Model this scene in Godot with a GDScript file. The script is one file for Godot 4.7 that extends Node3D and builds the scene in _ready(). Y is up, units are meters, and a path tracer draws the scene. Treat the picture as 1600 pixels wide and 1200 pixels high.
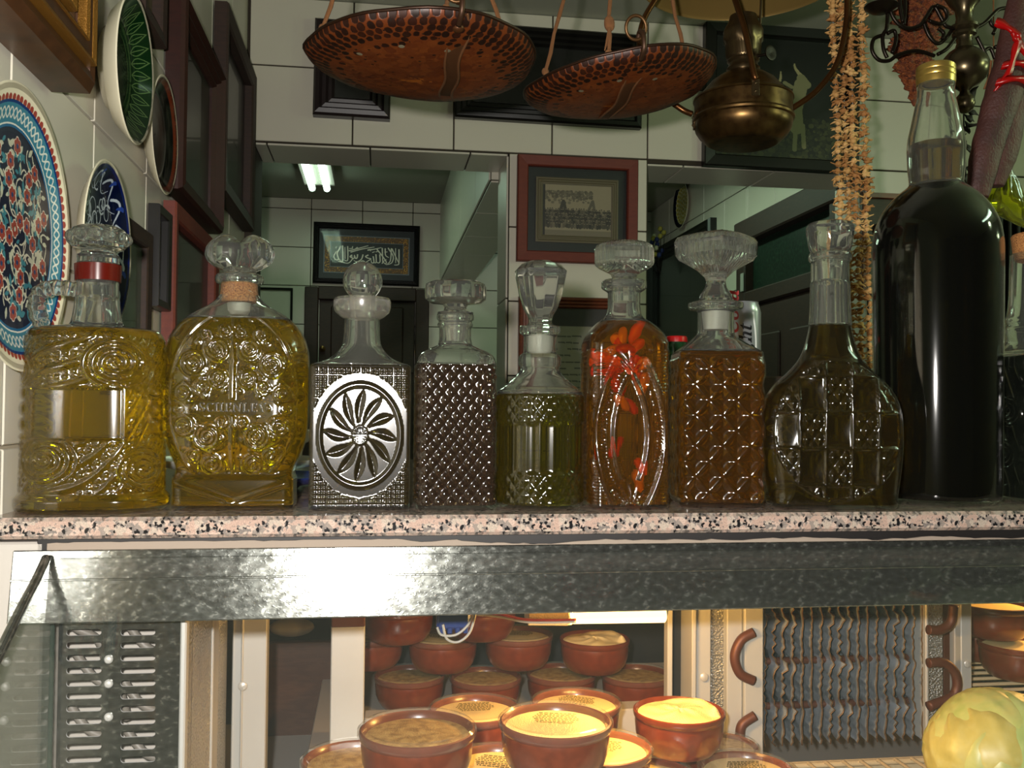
extends Node3D
# A shop counter with cut-glass decanters of olive oil, a cold display case below and a tiled shop behind.

const FOCAL := 1480.0
const EYE := Vector3(0, 1.35, 0)
const TOP := 1.244          # height of the granite counter top
var turn_cam := Basis()
var used := {}
var M := {}
var tex := {}

# ---------------------------------------------------------------- mesh builder
class MB:
	static var none: Callable
	var v := PackedVector3Array()
	var n := PackedVector3Array()
	var uv := PackedVector2Array()
	var ix := PackedInt32Array()
	var xf := Transform3D()

	func _put(p: PackedVector3Array, q: PackedVector3Array, t: PackedVector2Array, idx: PackedInt32Array, flip := 0) -> void:
		# idx holds right-handed triangles; the sign of the volume decides which way is out
		var s := 1.0
		if flip == 0:
			var c := Vector3()
			for a in p: c += a
			c /= maxf(1.0, p.size())
			var vol := 0.0
			for k in range(0, idx.size(), 3):
				vol += (p[idx[k]] - c).dot((p[idx[k + 1]] - c).cross(p[idx[k + 2]] - c))
			s = 1.0 if vol >= 0.0 else -1.0
		else:
			s = float(flip)
		if xf.basis.determinant() < 0.0:
			s = s
		var base := v.size()
		var nb := xf.basis.inverse().transposed()
		for k in p.size():
			v.append(xf * p[k])
			n.append((nb * (q[k] * s)).normalized())
		uv.append_array(t)
		var swap := (s < 0.0) != (xf.basis.determinant() < 0.0)
		for k in range(0, idx.size(), 3):
			ix.append(base + idx[k])
			if swap:
				ix.append(base + idx[k + 1]); ix.append(base + idx[k + 2])
			else:
				ix.append(base + idx[k + 2]); ix.append(base + idx[k + 1])

	func grid(rows: Array, wrap := false, wrap_v := false, flip := 0, uvs: Array = []) -> MB:
		var h := rows.size()
		var w: int = rows[0].size()
		var ww := w + 1 if wrap else w
		var hh := h + 1 if wrap_v else h
		var p := PackedVector3Array()
		var q := PackedVector3Array()
		var t := PackedVector2Array()
		for jj in hh:
			var j := jj % h
			var r: PackedVector3Array = rows[j]
			var ja := j - 1 if j > 0 else (h - 1 if wrap_v else j)
			var jb := j + 1 if j < h - 1 else (0 if wrap_v else j)
			var ra: PackedVector3Array = rows[ja]
			var rb: PackedVector3Array = rows[jb]
			for ii in ww:
				var i := ii % w
				var ia := i - 1 if i > 0 else (w - 1 if wrap else i)
				var ib := i + 1 if i < w - 1 else (0 if wrap else i)
				var du := r[ib] - r[ia]
				if du.length_squared() < 1e-14:
					du = ra[ib] - ra[ia]
					if du.length_squared() < 1e-14:
						du = rb[ib] - rb[ia]
				var dv := rb[i] - ra[i]
				p.append(r[i])
				q.append(du.cross(dv).normalized())
				t.append(uvs[jj][ii] if uvs.size() else Vector2(float(ii) / maxf(1, ww - 1), float(jj) / maxf(1, hh - 1)))
		var idx := PackedInt32Array()
		for j in hh - 1:
			for i in ww - 1:
				var a := j * ww + i
				idx.append_array([a, a + 1, a + ww, a + 1, a + ww + 1, a + ww])
		_put(p, q, t, idx, flip)
		return self

	# (radius, height) from one end to the other; corners sharper than 35 degrees stay sharp
	func lathe(prof: Array, seg := 32, mod: Callable = none, flip := 0, sharp := 35.0) -> MB:
		var runs := []
		var cur := [prof[0]]
		for k in range(1, prof.size()):
			cur.append(prof[k])
			if k < prof.size() - 1:
				var d1: Vector2 = (prof[k] - prof[k - 1]).normalized()
				var d2: Vector2 = (prof[k + 1] - prof[k]).normalized()
				if d1.dot(d2) < cos(deg_to_rad(sharp)):
					runs.append(cur)
					cur = [prof[k]]
		runs.append(cur)
		var area := 0.0
		for k in prof.size() - 1:
			area += prof[k].x * (prof[k + 1].y - prof[k].y)
		var way := flip
		for run in runs:
			var rows := []
			for c in run:
				var r := PackedVector3Array()
				for i in seg:
					var a := TAU * i / seg
					var s := 1.0
					if mod.is_valid():
						s = mod.call(a, c.y, c.x)
					r.append(Vector3(sin(a) * c.x * s, c.y, cos(a) * c.x * s))
				rows.append(r)
			grid(rows, true, false, way if way != 0 else (1 if area >= 0.0 else -1))
		return self

	func tube(path: Array, rad, sides := 8, closed := false) -> MB:
		var rows := []
		var up := Vector3(0.013, 1, 0.021).normalized()
		var k_n := path.size()
		for k in k_n:
			var a: Vector3 = path[(k - 1 + k_n) % k_n] if closed else path[maxi(k - 1, 0)]
			var b: Vector3 = path[(k + 1) % k_n] if closed else path[mini(k + 1, k_n - 1)]
			var d := (b - a).normalized()
			if absf(d.dot(up)) > 0.97:
				up = Vector3(1, 0.1, 0.2).normalized()
			var s := d.cross(up).normalized()
			up = s.cross(d).normalized()
			var rr: float = rad[k] if rad is Array else rad
			var r := PackedVector3Array()
			for i in sides:
				var t := TAU * i / sides
				r.append(path[k] + (s * cos(t) + up * sin(t)) * rr)
			rows.append(r)
		if not closed:
			var r0 := PackedVector3Array()
			var r1 := PackedVector3Array()
			for i in sides:
				r0.append(path[0]); r1.append(path[k_n - 1])
			rows.push_front(r0)
			rows.append(r1)
		grid(rows, true, closed)
		return self

	func face(pts: Array, flip_to: Vector3) -> void:
		var nn: Vector3 = (pts[1] - pts[0]).cross(pts[2] - pts[0])
		var q: Array = pts.duplicate()
		if nn.dot(flip_to) < 0.0:
			q.reverse()
			nn = -nn
		nn = nn.normalized()
		var p := PackedVector3Array(q)
		var m := PackedVector3Array()
		var t := PackedVector2Array()
		for a in q:
			m.append(nn)
			t.append(Vector2(a.x, -a.y))
		var idx := PackedInt32Array()
		for k in range(1, q.size() - 1):
			idx.append_array([0, k, k + 1])
		_put(p, m, t, idx, 1)

	func cbox(c: Vector3, s: Vector3, b := 0.002) -> MB:
		var h := s / 2.0
		b = minf(b, minf(h.x, minf(h.y, h.z)) * 0.9)
		var ax := [Vector3.RIGHT, Vector3.UP, Vector3.BACK]
		for a in 3:
			var u: Vector3 = ax[(a + 1) % 3]
			var w: Vector3 = ax[(a + 2) % 3]
			var hu: float = h[(a + 1) % 3]
			var hw: float = h[(a + 2) % 3]
			for sg in [-1.0, 1.0]:
				var o: Vector3 = c + ax[a] * h[a] * sg
				face([o - u * (hu - b) - w * (hw - b), o + u * (hu - b) - w * (hw - b), o + u * (hu - b) + w * (hw - b), o - u * (hu - b) + w * (hw - b)], ax[a] * sg)
				for s2 in [-1.0, 1.0]:
					# edge between face a and face a+1
					var e: Vector3 = ax[a] * sg
					var g: Vector3 = u * s2
					var p1: Vector3 = c + e * h[a] + g * (hu - b)
					var p2: Vector3 = c + e * (h[a] - b) + g * hu
					face([p1 - w * (hw - b), p1 + w * (hw - b), p2 + w * (hw - b), p2 - w * (hw - b)], e + g)
		for i in 8:
			var sx := 1.0 if i & 1 else -1.0
			var sy := 1.0 if i & 2 else -1.0
			var sz := 1.0 if i & 4 else -1.0
			face([c + Vector3(sx * h.x, sy * (h.y - b), sz * (h.z - b)), c + Vector3(sx * (h.x - b), sy * h.y, sz * (h.z - b)), c + Vector3(sx * (h.x - b), sy * (h.y - b), sz * h.z)], Vector3(sx, sy, sz))
		return self

	# a flat outline (x, y) given thickness from z0 to z1
	func prism(poly: PackedVector2Array, z0: float, z1: float) -> MB:
		var tri := Geometry2D.triangulate_polygon(poly)
		for side in [z0, z1]:
			for k in range(0, tri.size(), 3):
				var a := poly[tri[k]]; var b := poly[tri[k + 1]]; var c := poly[tri[k + 2]]
				face([Vector3(a.x, a.y, side), Vector3(b.x, b.y, side), Vector3(c.x, c.y, side)], Vector3(0, 0, 1 if side == maxf(z0, z1) else -1))
		var ccw := not Geometry2D.is_polygon_clockwise(poly)
		for k in poly.size():
			var a := poly[k]
			var b := poly[(k + 1) % poly.size()]
			var e := (b - a)
			var o := Vector3(e.y, -e.x, 0) * (1.0 if ccw else -1.0)
			face([Vector3(a.x, a.y, z0), Vector3(b.x, b.y, z0), Vector3(b.x, b.y, z1), Vector3(a.x, a.y, z1)], o)
		return self

	func ball(c: Vector3, r: Vector3, nu := 16, nv := 10, mod: Callable = none) -> MB:
		var rows := []
		for j in nv + 1:
			var la := -PI / 2 + PI * j / nv
			var row := PackedVector3Array()
			for i in nu:
				var lo := TAU * i / nu
				var d := Vector3(cos(la) * sin(lo), sin(la), cos(la) * cos(lo))
				var k := 1.0
				if mod.is_valid():
					k = mod.call(d)
				row.append(c + d * r * k)
			rows.append(row)
		grid(rows, true)
		return self

	func mesh() -> ArrayMesh:
		var a := []
		a.resize(Mesh.ARRAY_MAX)
		a[Mesh.ARRAY_VERTEX] = v
		a[Mesh.ARRAY_NORMAL] = n
		a[Mesh.ARRAY_TEX_UV] = uv
		a[Mesh.ARRAY_INDEX] = ix
		var m := ArrayMesh.new()
		m.add_surface_from_arrays(Mesh.PRIMITIVE_TRIANGLES, a)
		return m


# ---------------------------------------------------------------- naming and placing
func numbered(called: String) -> String:
	used[called] = used.get(called, -1) + 1
	return called if used[called] == 0 else "%s_%03d" % [called, used[called]]

func tag(o: Node3D, label: String, category: String, group := "") -> Node3D:
	o.set_meta("label", label)
	o.set_meta("category", category)
	if group: o.set_meta("group", group)
	return o

func thing(called: String, label: String, category: String, at := Vector3.ZERO, group := "") -> Node3D:
	var o := Node3D.new()
	o.name = numbered(called)
	add_child(o)
	o.position = at
	return tag(o, label, category, group)

func part(called: String, mb, mat: Material, parent: Node3D) -> MeshInstance3D:
	var o := MeshInstance3D.new()
	o.name = called
	o.mesh = mb.mesh() if mb is MB else mb
	o.material_override = mat
	parent.add_child(o, true)
	return o

func single(called: String, mb, mat: Material, label: String, category: String, at := Vector3.ZERO, group := "") -> MeshInstance3D:
	var o := MeshInstance3D.new()
	o.name = numbered(called)
	o.mesh = mb.mesh() if mb is MB else mb
	o.material_override = mat
	add_child(o)
	o.position = at
	tag(o, label, category, group)
	return o

func struct(called: String, mb, mat: Material) -> MeshInstance3D:
	var o := MeshInstance3D.new()
	o.name = called
	o.mesh = mb.mesh()
	o.material_override = mat
	add_child(o, true)
	o.set_meta("kind", "structure")
	return o

# a copy of a thing with its parts
func copy(o: Node3D, base: String, label: String, at: Vector3) -> Node3D:
	var c: Node3D = o.duplicate()
	c.name = numbered(base)
	add_child(c)
	c.position = at
	c.set_meta("label", label)
	return c

func ray(px: float, py: float) -> Vector3:
	return turn_cam * Vector3((px - 800.0) / FOCAL, -(py - 600.0) / FOCAL, -1.0)
func on_z(px: float, py: float, z: float) -> Vector3:
	var d := ray(px, py)
	return EYE + d * (-z / d.z)
func on_x(px: float, py: float, x: float) -> Vector3:
	var d := ray(px, py)
	return EYE + d * (x / d.x)
func on_y(px: float, py: float, y: float) -> Vector3:
	var d := ray(px, py)
	return EYE + d * ((y - EYE.y) / d.y)
func depth(p: Vector3) -> float:
	return (p - EYE).dot(turn_cam * Vector3(0, 0, -1))
# metres that one pixel covers at a point
func px_at(p: Vector3) -> float:
	return depth(p) / FOCAL

func smooth(pts: Array, steps := 6, closed := false) -> Array:
	var out := []
	var k_n := pts.size()
	var last := k_n if closed else k_n - 1
	for k in last:
		var p0 = pts[(k - 1 + k_n) % k_n] if closed else pts[maxi(k - 1, 0)]
		var p1 = pts[k]
		var p2 = pts[(k + 1) % k_n]
		var p3 = pts[(k + 2) % k_n] if closed else pts[mini(k + 2, k_n - 1)]
		for s in steps:
			out.append(p1.cubic_interpolate(p2, p0, p3, float(s) / steps))
	if not closed:
		out.append(pts[k_n - 1])
	return out

# ---------------------------------------------------------------- materials
func mat(col: Color, rough := 0.6, metal := 0.0, spec := 0.5) -> StandardMaterial3D:
	var m := StandardMaterial3D.new()
	m.albedo_color = col
	m.roughness = rough
	m.metallic = metal
	m.metallic_specular = spec
	return m

func noise_tex(seed_: int, freq: float, ramp: Array, kind := FastNoiseLite.TYPE_SIMPLEX_SMOOTH, oct := 4, size := 512, ret := -1) -> NoiseTexture2D:
	var f := FastNoiseLite.new()
	f.seed = seed_
	f.noise_type = kind
	f.frequency = freq
	f.fractal_octaves = oct
	if kind == FastNoiseLite.TYPE_CELLULAR:
		f.fractal_type = FastNoiseLite.FRACTAL_NONE
		f.cellular_return_type = ret if ret >= 0 else FastNoiseLite.RETURN_DISTANCE
	var t := NoiseTexture2D.new()
	t.width = size
	t.height = size
	t.seamless = true
	t.noise = f
	if ramp.size():
		var g := Gradient.new()
		var off := PackedFloat32Array()
		var cs := PackedColorArray()
		for k in ramp.size():
			off.append(float(k) / (ramp.size() - 1) if not (ramp[k] is Array) else ramp[k][0])
			cs.append(ramp[k] if not (ramp[k] is Array) else ramp[k][1])
		g.offsets = off
		g.colors = cs
		t.color_ramp = g
	return t

func tri(m: StandardMaterial3D, scale: Vector3, world := false) -> StandardMaterial3D:
	m.uv1_triplanar = true
	m.uv1_world_triplanar = world
	m.uv1_scale = scale
	return m

func bump(m: StandardMaterial3D, t: Texture2D, cm: float) -> StandardMaterial3D:
	m.heightmap_enabled = true
	m.heightmap_texture = t
	m.heightmap_scale = cm
	return m

func glass(col: Color, rough := 0.0, ior_scale := 0.05, milky := 0.0) -> StandardMaterial3D:
	var m := mat(Color(col.r, col.g, col.b, milky), rough)
	m.transparency = BaseMaterial3D.TRANSPARENCY_ALPHA
	m.refraction_enabled = true
	m.refraction_scale = ior_scale
	return m

func pane(rough := 0.05, a := 0.03, spec := 0.5, col := Color(0.9, 0.95, 0.9)) -> StandardMaterial3D:
	var m := mat(Color(col.r, col.g, col.b, a), rough, 0.0, spec)
	m.transparency = BaseMaterial3D.TRANSPARENCY_ALPHA
	m.cull_mode = BaseMaterial3D.CULL_DISABLED
	return m

func wood(c1: Color, c2: Color, seed_: int, rough := 0.45) -> StandardMaterial3D:
	var m := mat(Color.WHITE, rough)
	m.albedo_texture = noise_tex(seed_, 0.02, [c1, c2, c1.lerp(c2, 0.4), c2], FastNoiseLite.TYPE_SIMPLEX_SMOOTH, 5, 256)
	return tri(m, Vector3(3, 14, 3))

func make_materials() -> void:
	tex.fine = noise_tex(3, 0.06, [], FastNoiseLite.TYPE_SIMPLEX_SMOOTH, 4, 512)
	tex.hammer = noise_tex(5, 0.045, [], FastNoiseLite.TYPE_CELLULAR, 1, 512)
	tex.stucco = noise_tex(8, 0.11, [], FastNoiseLite.TYPE_CELLULAR, 1, 256)
	M.tile = mat(Color(0.76, 0.74, 0.68), 0.3)
	M.grout = mat(Color(0.2, 0.17, 0.13), 0.9)
	M.grout_light = mat(Color(0.62, 0.58, 0.5), 0.9)
	M.plaster = mat(Color(0.62, 0.62, 0.56), 0.85)
	M.dark_shop_wall = mat(Color(0.3, 0.29, 0.26), 0.8)
	M.floor = mat(Color(0.3, 0.28, 0.25), 0.5)
	M.steel = mat(Color.WHITE, 0.18, 0.9)
	M.steel.albedo_texture = noise_tex(30, 0.03, [[0.0, Color(0.38, 0.38, 0.36)], [0.5, Color(0.47, 0.48, 0.46)], [0.7, Color(0.52, 0.53, 0.51)], [0.76, Color(0.66, 0.67, 0.64)], [1.0, Color(0.8, 0.8, 0.78)]], FastNoiseLite.TYPE_SIMPLEX_SMOOTH, 5, 512)
	M.steel.roughness_texture = noise_tex(31, 0.02, [Color(0.6, 0.6, 0.6), Color(1, 1, 1)], FastNoiseLite.TYPE_SIMPLEX_SMOOTH, 5, 512)
	bump(M.steel, noise_tex(33, 0.05, [[0.0, Color(0, 0, 0)], [0.6, Color(0.1, 0.1, 0.1)], [0.75, Color(1, 1, 1)], [1.0, Color(1, 1, 1)]], FastNoiseLite.TYPE_SIMPLEX_SMOOTH, 4, 512), 0.0025)
	tri(M.steel, Vector3(6, 9, 6))
	M.alu = mat(Color(0.76, 0.76, 0.74), 0.4, 0.35)
	M.stucco = bump(mat(Color(0.7, 0.7, 0.68), 0.3, 0.75), tex.stucco, 0.4)
	tri(M.stucco, Vector3(11, 11, 11))
	M.white_panel = mat(Color(0.66, 0.64, 0.61), 0.4)
	M.dark = mat(Color(0.05, 0.045, 0.04), 0.7)
	M.dark_wood = wood(Color(0.12, 0.065, 0.042), Color(0.19, 0.11, 0.07), 11, 0.65)
	M.brown_wood = wood(Color(0.3, 0.13, 0.07), Color(0.42, 0.2, 0.1), 12, 0.4)
	M.red_wood = wood(Color(0.34, 0.11, 0.06), Color(0.4, 0.145, 0.08), 13, 0.6)
	M.black_wood = mat(Color(0.055, 0.045, 0.04), 0.35)
	M.plum_wood = mat(Color(0.12, 0.075, 0.085), 0.4)
	M.gold = mat(Color(0.36, 0.23, 0.1), 0.36, 0.55)
	bump(M.gold, tex.fine, 0.1)
	tri(M.gold, Vector3(30, 30, 30))
	M.granite = mat(Color.WHITE, 0.16)
	M.granite.albedo_texture = granite_texture()
	tri(M.granite, Vector3(5.6, 5.6, 5.6))
	M.clay = mat(Color(0.46, 0.21, 0.115), 0.28)
	M.clay.albedo_texture = noise_tex(41, 0.03, [Color(0.78, 0.78, 0.76), Color(1, 1, 1)], FastNoiseLite.TYPE_SIMPLEX_SMOOTH, 4, 256)
	tri(M.clay, Vector3(9, 9, 9))
	M.clay.clearcoat_enabled = true
	M.clay.clearcoat = 0.6
	M.clay.clearcoat_roughness = 0.08
	M.cream = bump(mat(Color(0.93, 0.84, 0.6), 0.55), tex.fine, 0.12)
	M.cream.subsurf_scatter_enabled = false
	tri(M.cream, Vector3(14, 14, 14))
	M.skin = bump(mat(Color.WHITE, 0.4), tex.fine, 0.1)
	M.skin.albedo_texture = noise_tex(44, 0.02, [Color(0.52, 0.4, 0.2), Color(0.72, 0.6, 0.36), Color(0.8, 0.7, 0.45)], FastNoiseLite.TYPE_SIMPLEX_SMOOTH, 4, 256)
	tri(M.skin, Vector3(12, 12, 12))
	M.lid = pane(0.08, 0.03)
	M.clear = glass(Color(0.97, 0.98, 0.95), 0.03, 0.05, 0.02)
	M.clear_rough = glass(Color(0.93, 0.92, 0.88), 0.16, 0.05, 0.06)
	M.relief = pane(0.115, 0.002, 0.62)
	M.window = pane(0.02, 0.003, 0.25)
	M.cork = mat(Color.WHITE, 0.85)
	M.cork.albedo_texture = noise_tex(51, 0.1, [[0.0, Color(0.24, 0.12, 0.05)], [0.36, Color(0.5, 0.3, 0.14)], [0.5, Color(0.66, 0.45, 0.24)], [1.0, Color(0.74, 0.55, 0.33)]], FastNoiseLite.TYPE_SIMPLEX_SMOOTH, 3, 256)
	tri(M.cork, Vector3(18, 18, 18))
	M.white_plastic = mat(Color(0.6, 0.6, 0.57), 0.4)
	M.brass = mat(Color.WHITE, 0.34, 0.9)
	M.brass.albedo_texture = noise_tex(61, 0.02, [Color(0.2, 0.13, 0.07), Color(0.36, 0.27, 0.15), Color(0.42, 0.33, 0.2)], FastNoiseLite.TYPE_SIMPLEX_SMOOTH, 5, 256)
	tri(M.brass, Vector3(9, 9, 9))
	M.dull_brass = mat(Color(0.34, 0.28, 0.19), 0.3, 0.85)
	M.iron = mat(Color(0.13, 0.1, 0.07), 0.35, 0.7)
	M.copper_tube = mat(Color(0.36, 0.2, 0.13), 0.5, 0.35)
	M.rope = bump(mat(Color(0.55, 0.36, 0.2), 0.9), tex.fine, 0.2)
	tri(M.rope, Vector3(30, 60, 30))
	M.oil_gold = glass(Color(0.8, 0.66, 0.01), 0.0, 0.047, 0.03)
	M.oil_amber = glass(Color(0.76, 0.5, 0.015), 0.0, 0.047, 0.03)
	M.oil_green = glass(Color(0.56, 0.5, 0.015), 0.0, 0.047, 0.03)
	M.oil_brown = glass(Color(0.47, 0.38, 0.17), 0.0, 0.047, 0.035)
	M.oil_plum = glass(Color(0.52, 0.38, 0.29), 0.0, 0.047, 0.035)
	M.oil_dark = glass(Color(0.11, 0.08, 0.01), 0.0, 0.047, 0.035)
	M.oil_black = glass(Color(0.1, 0.075, 0.015), 0.0, 0.047, 0.03)
	M.oil_dark_amber = glass(Color(0.47, 0.36, 0.012), 0.0, 0.047, 0.024)
	M.oil_smoke = glass(Color(0.2, 0.22, 0.2), 0.0, 0.047, 0.02)
	M.copper_rod = mat(Color(0.36, 0.23, 0.12), 0.32, 0.85)
	M.bright_brass = mat(Color(0.55, 0.45, 0.25), 0.45, 0.6)
	M.oil_neck = glass(Color(0.62, 0.49, 0.0), 0.0, 0.047, 0.01)
	M.cap_gold = mat(Color(0.74, 0.62, 0.32), 0.3, 0.85)
	M.red_seal = mat(Color(0.28, 0.055, 0.025), 0.2)
	M.porcelain = mat(Color(0.85, 0.82, 0.72), 0.2)
	M.china = mat(Color(0.82, 0.83, 0.84), 0.2)

func granite_texture() -> ImageTexture:
	var s := 512
	var im := Image.create(s, s, false, Image.FORMAT_RGB8)
	var a := FastNoiseLite.new(); a.noise_type = FastNoiseLite.TYPE_CELLULAR; a.frequency = 0.06; a.cellular_return_type = FastNoiseLite.RETURN_CELL_VALUE; a.fractal_type = FastNoiseLite.FRACTAL_NONE; a.seed = 2; a.domain_warp_enabled = true; a.domain_warp_amplitude = 14.0; a.domain_warp_frequency = 0.05
	var b := FastNoiseLite.new(); b.noise_type = FastNoiseLite.TYPE_CELLULAR; b.frequency = 0.14; b.cellular_return_type = FastNoiseLite.RETURN_CELL_VALUE; b.fractal_type = FastNoiseLite.FRACTAL_NONE; b.seed = 5; b.domain_warp_enabled = true; b.domain_warp_amplitude = 8.0; b.domain_warp_frequency = 0.08
	var c := FastNoiseLite.new(); c.frequency = 0.018; c.seed = 9; c.fractal_octaves = 3
	var e := FastNoiseLite.new(); e.frequency = 0.2; e.seed = 19; e.fractal_octaves = 2
	for y in s:
		for x in s:
			var k := a.get_noise_2d(x, y)
			var l := b.get_noise_2d(x, y)
			var z := c.get_noise_2d(x, y)
			var col := Color(0.62, 0.53, 0.48)
			if k > 0.45: col = Color(0.62, 0.57, 0.52)
			elif k > 0.1: col = Color(0.66, 0.58, 0.53)
			elif k < -0.55: col = Color(0.5, 0.46, 0.43)
			if l + z * 0.9 > 0.8: col = Color(0.1, 0.1, 0.105)
			elif l + z * 1.1 > 0.45: col = Color(0.44, 0.41, 0.39)
			col = col * (1.0 + 0.14 * e.get_noise_2d(x, y))
			im.set_pixel(x, y, col)
	return ImageTexture.create_from_image(im)

# ---------------------------------------------------------------- painting flat prints
func dot(im: Image, x: float, y: float, r: float, c: Color) -> void:
	var rr := int(ceil(r))
	for dy in range(-rr, rr + 1):
		var q := r * r - dy * dy
		if q < 0.0: continue
		var w := int(round(sqrt(q)))
		im.fill_rect(Rect2i(int(x) - w, int(y) + dy, 2 * w + 1, 1), c)

func stroke(im: Image, pts: Array, r: float, c: Color, r2 := -1.0) -> void:
	for k in pts.size() - 1:
		var a: Vector2 = pts[k]
		var b: Vector2 = pts[k + 1]
		var m := maxi(1, int(a.distance_to(b) / maxf(0.8, r * 0.5)))
		for i in m + 1:
			var p := a.lerp(b, float(i) / m)
			var rr := r
			if r2 >= 0.0:
				rr = lerpf(r, r2, (k + float(i) / m) / (pts.size() - 1))
			dot(im, p.x, p.y, rr, c)

func blank(w: int, h: int, c: Color) -> Image:
	var im := Image.create(w, h, false, Image.FORMAT_RGB8)
	im.fill(c)
	return im

func print_mat(im: Image, rough := 0.5) -> StandardMaterial3D:
	var m := mat(Color.WHITE, rough)
	m.albedo_texture = ImageTexture.create_from_image(im)
	return m

func ring_pts(cx: float, cy: float, r: float, n: int, ph := 0.0) -> Array:
	var o := []
	for k in n:
		var a := TAU * k / n + ph
		o.append(Vector2(cx + r * cos(a), cy + r * sin(a)))
	return o

func flower(im: Image, x: float, y: float, r: float, petal: Color, heart: Color) -> void:
	for p in ring_pts(x, y, r * 0.75, 6, r):
		dot(im, p.x, p.y, r * 0.5, Color(0.85, 0.8, 0.72))
	for p in ring_pts(x, y, r * 0.7, 6, r):
		dot(im, p.x, p.y, r * 0.4, petal)
	dot(im, x, y, r * 0.3, heart)

func leaf_mark(im: Image, x: float, y: float, a: float, l: float, c: Color) -> void:
	for k in 9:
		var t := k / 8.0
		dot(im, x + cos(a) * l * t, y + sin(a) * l * t, l * 0.2 * sin(PI * t) + 0.6, c)

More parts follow.
